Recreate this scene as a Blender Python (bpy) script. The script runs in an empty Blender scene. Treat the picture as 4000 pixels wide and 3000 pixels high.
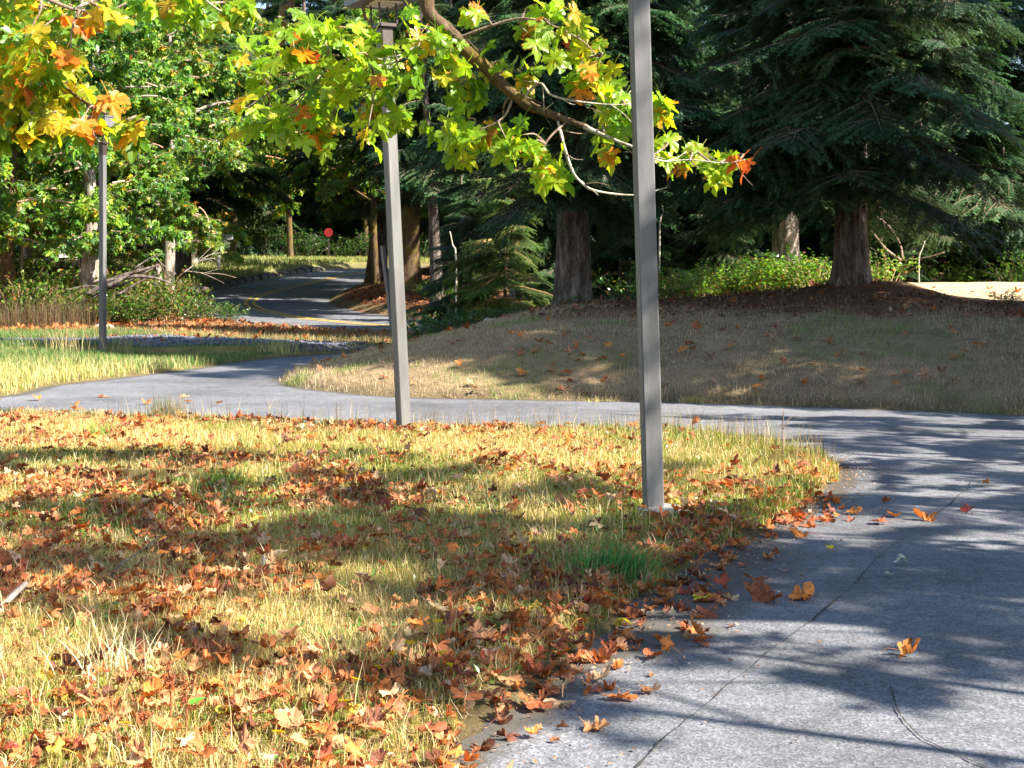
import bpy, math, random
import numpy as np
from mathutils import Vector, Matrix, Euler

RNG = np.random.default_rng(7)
random.seed(7)
R = math.radians
scene = bpy.context.scene
COL = scene.collection

# ------------------------------------------------------------------ camera, sky, sun, exposure
CAM_H = 1.6
cam_data = bpy.data.cameras.new("camera")
cam_data.sensor_width = 36.0
cam_data.lens = 50.0
cam_data.shift_y = -224.5 / 2212.0
cam_data.clip_end = 2000.0
cam = bpy.data.objects.new("camera", cam_data)
cam.location = (0, 0, CAM_H)
cam.rotation_euler = (R(90), 0, 0)
COL.objects.link(cam)
scene.camera = cam

SUN_EL = 40.0
SUN_DIR = Vector((0.93 * math.cos(R(SUN_EL)), -0.38 * math.cos(R(SUN_EL)), math.sin(R(SUN_EL)))).normalized()  # towards the sun
world = bpy.data.worlds.new("World")
scene.world = world
world.use_nodes = True
wn = world.node_tree
bg = wn.nodes["Background"]
sky = wn.nodes.new("ShaderNodeTexSky")
sky.sky_type = 'NISHITA'
sky.sun_disc = False
sky.sun_elevation = R(SUN_EL)
sky.sun_rotation = math.atan2(SUN_DIR.x, SUN_DIR.y)
sky.air_density = 1.0
sky.dust_density = 0.6
sky.ozone_density = 1.5
wn.links.new(sky.outputs[0], bg.inputs[0])
bg.inputs[1].default_value = 0.078

sun_data = bpy.data.lights.new("sun", 'SUN')
sun_data.energy = 5.0
sun_data.angle = R(0.53)
sun_data.color = (1.0, 0.93, 0.82)
sun = bpy.data.objects.new("sun", sun_data)
sun.rotation_euler = SUN_DIR.to_track_quat('Z', 'Y').to_euler()
sun.location = (20, -10, 30)
COL.objects.link(sun)

scene.view_settings.view_transform = 'Standard'
scene.view_settings.look = 'None'
scene.view_settings.gamma = 1.0
scene.view_settings.use_curve_mapping = False
scene.view_settings.exposure = 2.15
scene.render.engine = 'CYCLES'
cy = scene.cycles
cy.max_bounces = 7
cy.diffuse_bounces = 4
cy.glossy_bounces = 2
cy.transmission_bounces = 4
cy.transparent_max_bounces = 4
cy.use_denoising = True
cy.sample_clamp_indirect = 6.0

# ------------------------------------------------------------------ helpers
F_PX, CX, HY = 3072.0, 1106.0, 605.0


def P(x, y, Y):
    """a sight line of the photograph (2212 px wide) cut at the depth Y"""
    return Vector(((x - CX) * Y / F_PX, Y, CAM_H - (y - HY) * Y / F_PX))


def smooth(a, b, v):
    t = np.clip((v - a) / (b - a), 0, 1)
    return t * t * (3 - 2 * t)


def _hash(ix, iy, iz, seed):
    n = (ix.astype(np.int64) * 374761393 + iy.astype(np.int64) * 668265263 + iz.astype(np.int64) * 2147483647 + seed * 1274126177) & 0xFFFFFFFF
    n = ((n ^ (n >> 13)) * 1274126177) & 0xFFFFFFFF
    n = n ^ (n >> 16)
    return (n & 0xFFFF) / 65535.0


def vnoise(x, y, z=None, seed=0):
    x = np.asarray(x, float); y = np.asarray(y, float)
    z = np.zeros_like(x) if z is None else np.asarray(z, float)
    ix, iy, iz = np.floor(x), np.floor(y), np.floor(z)
    fx, fy, fz = x - ix, y - iy, z - iz
    fx, fy, fz = [f * f * (3 - 2 * f) for f in (fx, fy, fz)]
    r = 0
    for dx in (0, 1):
        for dy in (0, 1):
            for dz in (0, 1):
                w = (fx if dx else 1 - fx) * (fy if dy else 1 - fy) * (fz if dz else 1 - fz)
                r = r + w * _hash(ix + dx, iy + dy, iz + dz, seed)
    return r


def fbm(x, y, seed=0, octs=3):
    x = np.asarray(x, float); y = np.asarray(y, float)
    r = 0; a = 0.5
    for k in range(octs):
        r = r + a * vnoise(x * 2 ** k, y * 2 ** k, None, seed + k)
        a *= 0.5
    return r / (1 - 0.5 ** octs)


def mesh_np(name, V, faces, mats=(), col=None, mat_idx=None, smooth_shade=False, extra=None):
    """V (n,3); faces: list of integer arrays (m,k)"""
    if not isinstance(faces, (list, tuple)):
        faces = [faces]
    faces = [np.asarray(f) for f in faces if len(f)]
    me = bpy.data.meshes.new(name)
    V = np.asarray(V, np.float32)
    me.vertices.add(len(V))
    me.vertices.foreach_set("co", V.ravel())
    nl = sum(f.size for f in faces)
    npol = sum(len(f) for f in faces)
    me.loops.add(nl)
    me.loops.foreach_set("vertex_index", np.concatenate([f.ravel() for f in faces]).astype(np.int32))
    me.polygons.add(npol)
    st = []; off = 0
    for f in faces:
        st.append(off + np.arange(len(f)) * f.shape[1]); off += f.size
    me.polygons.foreach_set("loop_start", np.concatenate(st).astype(np.int32))
    if mat_idx is not None:
        me.polygons.foreach_set("material_index", np.asarray(mat_idx, np.int32))
    me.polygons.foreach_set("use_smooth", np.full(npol, smooth_shade))
    me.update(calc_edges=True)
    me.validate()
    if col is None:
        col = np.ones((len(V), 3))
    col = np.asarray(col, np.float32)
    c4 = np.ones((len(V), 4), np.float32); c4[:, :3] = col
    at = me.attributes.new("Col", 'FLOAT_COLOR', 'POINT')
    at.data.foreach_set("color", c4.ravel())
    if extra:
        for k, v in extra.items():
            a = me.attributes.new(k, 'FLOAT', 'POINT')
            a.data.foreach_set("value", np.asarray(v, np.float32))
    for m in mats:
        me.materials.append(m)
    return me


def ob(name, me, parent=None, loc=None, rot=None, scale=None, label=None, cat=None, group=None, kind=None):
    o = bpy.data.objects.new(name, me)
    COL.objects.link(o)
    if parent is not None:
        o.parent = parent
    if loc is not None:
        o.location = loc
    if rot is not None:
        o.rotation_euler = rot
    if scale is not None:
        o.scale = scale if hasattr(scale, '__len__') else (scale,) * 3
    for k, v in (("label", label), ("category", cat), ("group", group), ("kind", kind)):
        if v:
            o[k] = v
    return o


class MB:
    """collects pieces into one mesh"""
    def __init__(self):
        self.V = []; self.F = {3: [], 4: []}; self.n = 0; self.C = []; self.M = {3: [], 4: []}

    def add(self, V, F, col=(1, 1, 1), mi=0):
        V = np.asarray(V, float)
        if not isinstance(F, (list, tuple)):
            F = [F]
        for f in F:
            f = np.asarray(f)
            if len(f):
                self.F[f.shape[1]].append(f + self.n)
                self.M[f.shape[1]].append(np.full(len(f), mi))
        self.V.append(V)
        c = np.asarray(col, float)
        self.C.append(np.tile(c, (len(V), 1)) if c.ndim == 1 else c)
        self.n += len(V)
        return self

    def box(self, c, s, rot=None, col=(1, 1, 1), mi=0):
        v = np.array([[x, y, z] for x in (-.5, .5) for y in (-.5, .5) for z in (-.5, .5)]) * np.asarray(s)
        if rot is not None:
            v = v @ np.array(rot.to_matrix() if hasattr(rot, 'to_matrix') else rot).T
        v = v + np.asarray(c)
        f = np.array([[0, 1, 3, 2], [4, 6, 7, 5], [0, 4, 5, 1], [2, 3, 7, 6], [0, 2, 6, 4], [1, 5, 7, 3]])
        return self.add(v, f, col, mi)

    def build(self, name, mats, smooth_shade=False):
        F = []; M = []
        for k in (3, 4):
            if self.F[k]:
                F.append(np.concatenate(self.F[k])); M.append(np.concatenate(self.M[k]))
        return mesh_np(name, np.concatenate(self.V), F, mats, np.concatenate(self.C), np.concatenate(M), smooth_shade)


def tube(pts, rad, sides=8, cap=True, wob=0.0, seed=0, square=False):
    pts = np.asarray(pts, float); n = len(pts)
    rad = np.broadcast_to(np.asarray(rad, float), (n,))
    tang = np.gradient(pts, axis=0)
    tang /= np.linalg.norm(tang, axis=1)[:, None] + 1e-9
    ref = np.array([0, 0, 1.0]) if abs(tang[0][2]) < 0.9 else np.array([1.0, 0, 0])
    u = np.cross(ref, tang[0]); u /= np.linalg.norm(u)
    V = []
    ang = np.arange(sides) / sides * 2 * math.pi
    for i in range(n):
        u = u - tang[i] * np.dot(u, tang[i]); u /= np.linalg.norm(u) + 1e-9
        w = np.cross(tang[i], u)
        r = np.full(sides, rad[i])
        if wob:
            r = r * (1 + wob * (vnoise(np.cos(ang) * 2.2 + 7, np.sin(ang) * 2.2 + 3, np.full(sides, i * 0.35), seed) - 0.5) * 2)
        V.append(pts[i] + np.outer(np.cos(ang) * r, u) + np.outer(np.sin(ang) * r, w))
    V = np.concatenate(V)
    i = np.arange(n - 1)[:, None] * sides; j = np.arange(sides)[None, :]; jn = (j + 1) % sides
    F = np.stack([i + j, i + jn, i + sides + jn, i + sides + j], -1).reshape(-1, 4)
    T = []
    if cap:
        V = np.concatenate([V, pts[:1], pts[-1:]])
        a = np.arange(sides)
        T = np.concatenate([np.stack([np.full(sides, n * sides), (a + 1) % sides, a], -1),
                            np.stack([np.full(sides, n * sides + 1), (n - 1) * sides + a, (n - 1) * sides + (a + 1) % sides], -1)])
    return V, [F, T] if len(T) else [F]


def spline(pts, n):
    """Catmull-Rom through pts, n samples"""
    p = np.asarray(pts, float)
    p = np.concatenate([2 * p[:1] - p[1:2], p, 2 * p[-1:] - p[-2:-1]])
    m = len(p) - 3
    t = np.linspace(0, m - 1e-6, n)
    i = t.astype(int); f = (t - i)[:, None]
    a, b, c, d = p[i], p[i + 1], p[i + 2], p[i + 3]
    return 0.5 * (2 * b + (c - a) * f + (2 * a - 5 * b + 4 * c - d) * f ** 2 + (3 * b - a - 3 * c + d) * f ** 3)


def dist_poly(x, y, poly, closed=True):
    poly = np.asarray(poly, float)
    d = np.full(np.shape(x), 1e9)
    n = len(poly)
    for i in range(n if closed else n - 1):
        a = poly[i]; b = poly[(i + 1) % n]
        ab = b - a
        t = np.clip(((x - a[0]) * ab[0] + (y - a[1]) * ab[1]) / (ab @ ab + 1e-12), 0, 1)
        d = np.minimum(d, (x - a[0] - t * ab[0]) ** 2 + (y - a[1] - t * ab[1]) ** 2)
    return np.sqrt(d)


def inside_poly(x, y, poly):
    poly = np.asarray(poly, float)
    r = np.zeros(np.shape(x), bool)
    n = len(poly)
    for i in range(n):
        a = poly[i]; b = poly[(i + 1) % n]
        c = (a[1] > y) != (b[1] > y)
        xx = (b[0] - a[0]) * (y - a[1]) / (b[1] - a[1] + 1e-12) + a[0]
        r ^= c & (x < xx)
    return r


def sdist(x, y, poly):
    """positive inside"""
    return dist_poly(x, y, poly) * np.where(inside_poly(x, y, poly), 1, -1)


# ------------------------------------------------------------------ materials
def new_mat(name):
    m = bpy.data.materials.new(name)
    m.use_nodes = True
    nt = m.node_tree
    for n in list(nt.nodes):
        if n.type != 'OUTPUT_MATERIAL':
            nt.nodes.remove(n)
    out = [n for n in nt.nodes if n.type == 'OUTPUT_MATERIAL'][0]
    return m, nt, out


def N(nt, t, **kw):
    n = nt.nodes.new(t)
    for k, v in kw.items():
        if k.startswith('i_'):
            n.inputs[int(k[2:]) if k[2:].isdigit() else k[2:].replace('_', ' ')].default_value = v
        else:
            setattr(n, k, v)
    return n


def attr_tint(nt):
    a = N(nt, 'ShaderNodeAttribute', attribute_name="Col")
    oi = N(nt, 'ShaderNodeObjectInfo')
    mx = N(nt, 'ShaderNodeMix', data_type='RGBA', blend_type='MULTIPLY')
    mx.inputs[0].default_value = 1.0
    nt.links.new(a.outputs['Color'], mx.inputs[6])
    nt.links.new(oi.outputs['Color'], mx.inputs[7])
    return mx.outputs[2]


def noise_node(nt, scale, detail=4, rough=0.6, coord=None, vec_scale=None):
    g = N(nt, 'ShaderNodeNewGeometry')
    src = g.outputs['Position'] if coord is None else coord
    if vec_scale:
        mp = N(nt, 'ShaderNodeMapping'); mp.inputs['Scale'].default_value = vec_scale
        nt.links.new(src, mp.inputs[0]); src = mp.outputs[0]
    n = N(nt, 'ShaderNodeTexNoise'); n.inputs['Scale'].default_value = scale
    n.inputs['Detail'].default_value = detail; n.inputs['Roughness'].default_value = rough
    nt.links.new(src, n.inputs['Vector'])
    return n


def ramp(nt, fac, stops):
    r = N(nt, 'ShaderNodeValToRGB')
    e = r.color_ramp.elements
    while len(e) < len(stops):
        e.new(0.5)
    for el, (p, c) in zip(e, stops):
        el.position = p; el.color = (*c, 1) if len(c) == 3 else c
    nt.links.new(fac, r.inputs[0])
    return r.outputs[0]


def mixc(nt, fac, a, b, mode='MIX'):
    m = N(nt, 'ShaderNodeMix', data_type='RGBA', blend_type=mode)
    for s, v in ((0, fac), (6, a), (7, b)):
        if hasattr(v, 'is_linked') or hasattr(v, 'links'):
            nt.links.new(v, m.inputs[s])
        else:
            m.inputs[s].default_value = v if s == 0 or len(v) == 4 else (*v, 1)
    return m.outputs[2]


def leaf_material(name, transl=0.4, rough=0.45, spec=0.35, trans_tint=(1.0, 0.95, 0.5), trans_gain=1.5, spot=None, vein=False, spot_scale=45):
    m, nt, out = new_mat(name)
    c = attr_tint(nt)
    if spot:
        n = noise_node(nt, spot_scale, 3, 0.6)
        f = ramp(nt, n.outputs[0], [(0.55, (0, 0, 0)), (0.66, (1, 1, 1))])
        c = mixc(nt, f, c, mixc(nt, 1.0, c, spot, 'MULTIPLY'))
    if vein:
        a = N(nt, 'ShaderNodeAttribute', attribute_name="Vein")
        f = ramp(nt, a.outputs['Fac'], [(0.72, (0, 0, 0)), (0.95, (0.55, 0.55, 0.55))])
        c = mixc(nt, f, c, mixc(nt, 1.0, c, (1.5, 1.4, 1.2), 'MULTIPLY'))
    p = N(nt, 'ShaderNodeBsdfPrincipled')
    p.inputs['Roughness'].default_value = rough
    p.inputs['Specular IOR Level'].default_value = spec
    nt.links.new(c, p.inputs['Base Color'])
    t = N(nt, 'ShaderNodeBsdfTranslucent')
    tc = mixc(nt, 1.0, c, tuple(v * trans_gain for v in trans_tint), 'MULTIPLY')
    nt.links.new(tc, t.inputs['Color'])
    mx = N(nt, 'ShaderNodeMixShader'); mx.inputs[0].default_value = transl
    nt.links.new(p.outputs[0], mx.inputs[1]); nt.links.new(t.outputs[0], mx.inputs[2])
    nt.links.new(mx.outputs[0], out.inputs[0])
    return m


M_LEAF = leaf_material("maple_leaf_live", 0.58, 0.38, 0.4, (1.0, 1.0, 0.4), 1.6, spot=(1.1, 0.75, 0.5), vein=True, spot_scale=14)
M_FALLEN = leaf_material("maple_leaf_dead", 0.22, 0.6, 0.25, (1.0, 0.7, 0.4), 1.4, spot=(0.45, 0.38, 0.35), vein=True, spot_scale=38)
M_CROWN = leaf_material("crown_leaf", 0.42, 0.42, 0.4, (1.0, 1.0, 0.4), 1.5)
M_NEEDLE = leaf_material("conifer_needle", 0.22, 0.55, 0.3, (1.0, 1.0, 0.45), 1.4)
M_GRASS = leaf_material("grass_blade", 0.35, 0.5, 0.25, (1.0, 0.95, 0.55), 1.3)
M_SALAL = leaf_material("salal_leaf", 0.3, 0.3, 0.5, (1.0, 1.0, 0.4), 1.4)


def bark_material(name, c_dark, c_mid, c_light, moss=None, moss_amt=0.5, scale=9, stretch=0.22):
    m, nt, out = new_mat(name)
    tc = N(nt, 'ShaderNodeTexCoord')
    n1 = noise_node(nt, scale, 6, 0.7, tc.outputs['Object'], (1, 1, stretch))
    n2 = noise_node(nt, scale * 4, 5, 0.7, tc.outputs['Object'], (1, 1, stretch * 1.6))
    add = N(nt, 'ShaderNodeMath', operation='MULTIPLY_ADD'); add.inputs[1].default_value = 0.45
    nt.links.new(n2.outputs[0], add.inputs[0]); nt.links.new(n1.outputs[0], add.inputs[2])
    c = ramp(nt, add.outputs[0], [(0.48, c_dark), (0.68, c_mid), (0.92, c_light)])
    c = mixc(nt, 1.0, c, attr_tint(nt), 'MULTIPLY')
    if moss:
        n3 = noise_node(nt, 2.2, 5, 0.65, tc.outputs['Object'])
        f = ramp(nt, n3.outputs[0], [(0.62 - 0.25 * moss_amt, (0, 0, 0)), (0.72 - 0.2 * moss_amt, (1, 1, 1))])
        c = mixc(nt, f, c, moss)
    p = N(nt, 'ShaderNodeBsdfPrincipled'); p.inputs['Roughness'].default_value = 0.9
    p.inputs['Specular IOR Level'].default_value = 0.15
    nt.links.new(c, p.inputs['Base Color'])
    b = N(nt, 'ShaderNodeBump'); b.inputs['Strength'].default_value = 0.9; b.inputs['Distance'].default_value = 0.03
    nt.links.new(add.outputs[0], b.inputs['Height']); nt.links.new(b.outputs[0], p.inputs['Normal'])
    nt.links.new(p.outputs[0], out.inputs[0])
    return m


M_FIRBARK = bark_material("fir_bark", (0.018, 0.013, 0.011), (0.075, 0.056, 0.046), (0.24, 0.20, 0.17))
M_GREYBARK = bark_material("pale_bark", (0.045, 0.035, 0.025), (0.2, 0.16, 0.125), (0.48, 0.43, 0.38), (0.11, 0.11, 0.03), 0.2)
M_MOSSBARK = bark_material("mossy_bark", (0.02, 0.013, 0.009), (0.065, 0.042, 0.024), (0.15, 0.10, 0.06), (0.11, 0.075, 0.018), 0.6)
M_TWIG = bark_material("twig_bark", (0.08, 0.05, 0.035), (0.2, 0.14, 0.1), (0.36, 0.29, 0.23), scale=20)
M_PALETWIG = bark_material("pale_twig", (0.2, 0.17, 0.12), (0.38, 0.34, 0.27), (0.58, 0.55, 0.47), (0.2, 0.18, 0.08), 0.35, scale=20)  # paler bark colours than the plain twigs


def simple(name, col, rough=0.6, metal=0.0, var=0.25, scale=12, bump=0.0, spec=0.4, streak=None):
    m, nt, out = new_mat(name)
    tc = N(nt, 'ShaderNodeTexCoord')
    n = noise_node(nt, scale, 6, 0.65, tc.outputs['Object'], streak)
    c = ramp(nt, n.outputs[0], [(0.3, tuple(v * (1 - var) for v in col)), (0.7, tuple(min(1, v * (1 + var)) for v in col))])
    p = N(nt, 'ShaderNodeBsdfPrincipled')
    p.inputs['Roughness'].default_value = rough; p.inputs['Metallic'].default_value = metal
    p.inputs['Specular IOR Level'].default_value = spec
    nt.links.new(c, p.inputs['Base Color'])
    if bump:
        b = N(nt, 'ShaderNodeBump'); b.inputs['Strength'].default_value = bump; b.inputs['Distance'].default_value = 0.01
        nt.links.new(n.outputs[0], b.inputs['Height']); nt.links.new(b.outputs[0], p.inputs['Normal'])
    nt.links.new(p.outputs[0], out.inputs[0])
    return m


M_POST = simple("weathered_post_paint", (0.108, 0.106, 0.103), 0.6, 0, 0.34, 7, 0.15, 0.35, (1, 1, 0.15))
M_COLLAR = simple("dark_brown_metal", (0.05, 0.035, 0.03), 0.5, 0.3, 0.2)
M_HOOD = simple("lamp_hood_paint", (0.12, 0.118, 0.12), 0.5, 0.1, 0.15)
M_LENS = simple("lamp_diffuser", (0.75, 0.74, 0.7), 0.25, 0, 0.05)
M_CONCRETE = simple("footing_concrete", (0.2, 0.19, 0.18), 0.9, 0, 0.25, 30, 0.4)
M_STONE = simple("kerb_stone", (0.12, 0.10, 0.08), 0.9, 0, 0.4, 6, 0.5)
M_ROCK = simple("pale_rock", (0.42, 0.37, 0.27), 0.9, 0, 0.35, 12, 0.5)
M_GRAVEL = simple("dark_gravel", (0.10, 0.105, 0.125), 0.85, 0, 0.35, 25, 0.3)
M_YELLOW = simple("road_paint_yellow", (0.5, 0.31, 0.04), 0.8, 0, 0.45, 9)
M_WHITE = simple("white_sign_paint", (0.8, 0.79, 0.76), 0.5, 0, 0.06)
M_RED = simple("red_sign_paint", (0.2, 0.012, 0.014), 0.45, 0, 0.1)
M_OLDWOOD = simple("grey_old_wood", (0.2, 0.17, 0.15), 0.9, 0, 0.35, 14, 0.5, 0.2, (1, 1, 0.15))
M_CRACK = simple("crack_soil", (0.03, 0.027, 0.022), 0.95, 0, 0.4, 30)
M_PETAL = leaf_material("yellow_petal", 0.3, 0.6, 0.2, (1, 0.95, 0.4), 1.2)


def asphalt(name, dark, light, grit=260, worn=0.5, edge=True):
    m, nt, out = new_mat(name)
    g1 = noise_node(nt, grit, 3, 0.7)
    g2 = noise_node(nt, 0.8, 6, 0.65)
    vor = N(nt, 'ShaderNodeTexVoronoi'); vor.inputs['Scale'].default_value = grit * 0.42
    geo = N(nt, 'ShaderNodeNewGeometry'); nt.links.new(geo.outputs['Position'], vor.inputs['Vector'])
    sp = ramp(nt, vor.outputs['Color'], [(0.15, tuple(v * 0.55 for v in dark)), (0.55, tuple((a + b) / 2 for a, b in zip(dark, light))), (0.95, tuple(v * 1.35 for v in light))])
    c = mixc(nt, 0.5, sp, ramp(nt, g1.outputs[0], [(0.35, dark), (0.65, light)]))
    c = mixc(nt, 1.0, c, ramp(nt, g2.outputs[0], [(0.3, (0.74, 0.73, 0.72)), (0.7, (1.12, 1.12, 1.12))]), 'MULTIPLY')
    g4 = noise_node(nt, 0.32, 7, 0.72)
    c = mixc(nt, 1.0, c, ramp(nt, g4.outputs[0], [(0.36, (0.62, 0.61, 0.6)), (0.5, (1, 1, 1)), (0.64, (1.16, 1.15, 1.13))]), 'MULTIPLY')
    g5 = noise_node(nt, 9, 6, 0.75)
    c = mixc(nt, 1.0, c, ramp(nt, g5.outputs[0], [(0.3, (0.68, 0.68, 0.68)), (0.6, (1.08, 1.08, 1.08))]), 'MULTIPLY')
    if edge:
        a = N(nt, 'ShaderNodeAttribute', attribute_name="Edge")
        n3 = noise_node(nt, 3.0, 5, 0.7)
        ms = N(nt, 'ShaderNodeMath', operation='MULTIPLY_ADD'); ms.inputs[1].default_value = 1.0
        nt.links.new(n3.outputs[0], ms.inputs[2]); nt.links.new(a.outputs['Fac'], ms.inputs[0])
        f = ramp(nt, ms.outputs[0], [(0.72, (0, 0, 0)), (1.15, (0.85, 0.85, 0.85))])
        c = mixc(nt, f, c, (0.06, 0.052, 0.038))
    p = N(nt, 'ShaderNodeBsdfPrincipled'); p.inputs['Roughness'].default_value = 0.75
    p.inputs['Specular IOR Level'].default_value = 0.35
    nt.links.new(c, p.inputs['Base Color'])
    b = N(nt, 'ShaderNodeBump'); b.inputs['Strength'].default_value = 0.35; b.inputs['Distance'].default_value = 0.004
    nt.links.new(vor.outputs['Distance'], b.inputs['Height']); nt.links.new(b.outputs[0], p.inputs['Normal'])
    nt.links.new(p.outputs[0], out.inputs[0])
    return m


M_PATH = asphalt("old_asphalt", (0.055, 0.057, 0.066), (0.215, 0.218, 0.232), 240)
M_ROAD = asphalt("road_asphalt", (0.09, 0.094, 0.106), (0.19, 0.195, 0.212), 60, edge=False)

m, nt, out = new_mat("ground_thatch")
a = N(nt, 'ShaderNodeAttribute', attribute_name="Col")
n1 = noise_node(nt, 60, 5, 0.75); n2 = noise_node(nt, 4, 5, 0.65)
c = mixc(nt, 1.0, a.outputs['Color'], ramp(nt, n1.outputs[0], [(0.3, (0.45, 0.43, 0.4)), (0.72, (1.5, 1.48, 1.4))]), 'MULTIPLY')
c = mixc(nt, 1.0, c, ramp(nt, n2.outputs[0], [(0.3, (0.7, 0.68, 0.66)), (0.7, (1.25, 1.22, 1.2))]), 'MULTIPLY')
p = N(nt, 'ShaderNodeBsdfPrincipled'); p.inputs['Roughness'].default_value = 0.95; p.inputs['Specular IOR Level'].default_value = 0.1
nt.links.new(c, p.inputs['Base Color'])
b = N(nt, 'ShaderNodeBump'); b.inputs['Strength'].default_value = 0.8; b.inputs['Distance'].default_value = 0.03
nt.links.new(n1.outputs[0], b.inputs['Height']); nt.links.new(b.outputs[0], p.inputs['Normal'])
nt.links.new(p.outputs[0], out.inputs[0])
M_GROUND = m

# ------------------------------------------------------------------ ground plan
ROAD_C = spline([(90, 41), (40, 41), (20, 41), (8, 41), (2.5, 41.3), (-0.6, 41.8), (-2.75, 43), (-4.6, 45.4), (-6.5, 48.2), (-8.2, 51), (-9.6, 54), (-10.6, 57.5),
                 (-10.95, 61), (-10.7, 65), (-9.8, 70), (-8.6, 76), (-6.9, 82), (-3, 88), (4, 92), (20, 96), (90, 100)], 220)
ROAD_W = 3.3
tg = np.gradient(ROAD_C, axis=0); tg /= np.linalg.norm(tg, axis=1)[:, None]
ROAD_N = np.stack([tg[:, 1], -tg[:, 0]], 1)          # to the right hand of the way
ROAD_R = ROAD_C + ROAD_N * ROAD_W
ROAD_L = ROAD_C - ROAD_N * ROAD_W
BANK = np.concatenate([ROAD_R, [(120, 100), (120, 45)]])

ISLAND = spline([(-5.2, -8), (-3.2, -3), (-1.28, 2.0), (-0.237, 4.66), (0.677, 7.07), (1.19, 8.26), (1.95, 9.73), (2.56, 11.2), (2.78, 12.4), (2.57, 13.3), (2.1, 14.2),
                 (1.4, 14.8), (0, 14.95), (-1.16, 15.1), (-2.57, 15.6), (-4.3, 16.3), (-6.2, 16.9), (-9, 17.4), (-14, 18.2), (-24, 19)], 150)
FARL = spline([(-24, 20.2), (-14, 19.4), (-9, 18.6), (-7.5, 18.9), (-6.9, 19.8), (-6.95, 21.3), (-6.6, 22.6), (-5.8, 25.2), (-5.0, 28.7), (-4.0, 30.3), (-2.8, 31.9), (-1.4, 34), (0, 36.4), (1.5, 38.4), (2.5, 39.5)], 90)
HILLF = spline([(6.5, 39.5), (4.6, 38.2), (3, 37), (0.9, 35.0), (-0.7, 32.9), (-2.2, 30.9), (-3.06, 29.5), (-3.5, 26.6), (-3.72, 23.6), (-3.45, 21.7), (-2.6, 20.4), (-1.4, 19.4), (0.58, 18.9), (2.4, 18.5),
                (4.54, 17.6), (6.1, 16.7), (8, 14.5), (8.2, 11.0), (7.2, 8), (5.8, 5.6), (4.6, 3), (3.2, -1), (1.5, -8)], 180)
PATH = np.concatenate([ISLAND, FARL, HILLF])
hb = int(np.argmin(np.hypot(HILLF[:, 0] - 6.1, HILLF[:, 1] - 16.7)))
HILL = np.concatenate([HILLF[:hb + 1], [(14, 14.5), (40, 10), (120, 8), (120, 37), (40, 37.3), (12, 37.3), (8, 37.4)]])

ZT = np.array([(-50, 0), (34, 0), (38, .06), (42, .137), (46, .19), (49, .26), (54, .49), (57, .645), (61, .88), (65, 1.12), (70, 1.48), (76, 1.9), (82, 2.24), (90, 2.5), (120, 3), (500, 8)])


def zroad(y):
    return np.interp(y, ZT[:, 0], ZT[:, 1])


def ground(x, y, full=False):
    x = np.asarray(x, float); y = np.asarray(y, float)
    dp = sdist(x, y, PATH)
    dr = dist_poly(x, y, ROAD_C, False)
    dh = sdist(x, y, HILL)
    db = sdist(x, y, BANK)
    z = zroad(y)
    wob = (fbm(x * 3.1, y * 3.1, 3) - 0.5) * 0.34
    lift = smooth(-0.10, 0.22, -dp + wob)
    z = z - 0.03 + lift * 0.075
    zz = z + smooth(0.3, 2, -dp) * (fbm(x * 0.9, y * 0.9, 11) - 0.5) * 0.09
    ht = (1.34 + 0.012 * np.clip(x, -5, 40)) * (0.72 + 0.28 * smooth(-3.2, 1.5, x)) + 0.055 * np.clip(y - 24, 0, 12) * smooth(5.5, 7.5, x) - .26 * smooth(6.8, 8.4, x) * smooth(34, 25, y)
    ht = ht * .95 + .10 * (fbm(x * .45, y * .45, 13) - .5) + .05 * (fbm(x * 1.7, y * 1.7, 14) - .5)
    hill = np.where(dh > 0, ht * (1 - np.exp(-np.clip(dh, 0, 60) / 3.0)), 0)
    z = zz + hill * smooth(3.0, 6.0, dr)
    z = z + 0.2 * np.exp(-((x - 6.2) ** 2 + (y - 26) ** 2) / 2.6) + 0.12 * np.exp(-((x - 1.15) ** 2 + (y - 27) ** 2) / 2.0)
    z = z + np.where(db > 0, 1.25 * (1 - np.exp(-np.clip(db, 0, 50) / 2.5)), 0)
    # raised verge on the outer side of the far bend
    dl = np.where((db < 0) & (dh < 0), dr - ROAD_W, -1)
    z = z + 0.28 * smooth(0.02, 0.35, dl) * smooth(60, 64, y)
    z = z + np.where((y > 30) & (dp < -1) & (db < 0) & (dh < 0), 0.25 * smooth(1.0, 8, dr - ROAD_W) * fbm(x * 0.25, y * 0.25, 21), 0)
    z = z - 0.09 * (1 - smooth(ROAD_W - 0.15, ROAD_W + 0.1, dr + wob * 0.5))
    if full:
        return z, dp, dr, dh, db, dl
    return z


def axis_lines(lo, hi, step, far_lo, far_hi, grow=1.16):
    a = list(np.arange(lo, hi, step))
    s = step; v = a[-1]
    while v < far_hi:
        s = min(s * grow, 25); v += s; a.append(v)
    s = step; v = lo; b = []
    while v > far_lo:
        s = min(s * grow, 25); v -= s; b.append(v)
    return np.array(b[::-1] + a)


GX = axis_lines(-8.5, 9.0, 0.13, -420, 420, 1.1)
GY = np.concatenate([axis_lines(3.6, 33, 0.13, -40, 33), np.array(axis_lines(33.2, 62, 0.35, 33.2, 500, 1.1))])
gx, gy = np.meshgrid(GX, GY)
gz, dp, dr, dh, db, dl = ground(gx, gy, True)
nx, ny = len(GX), len(GY)


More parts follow.
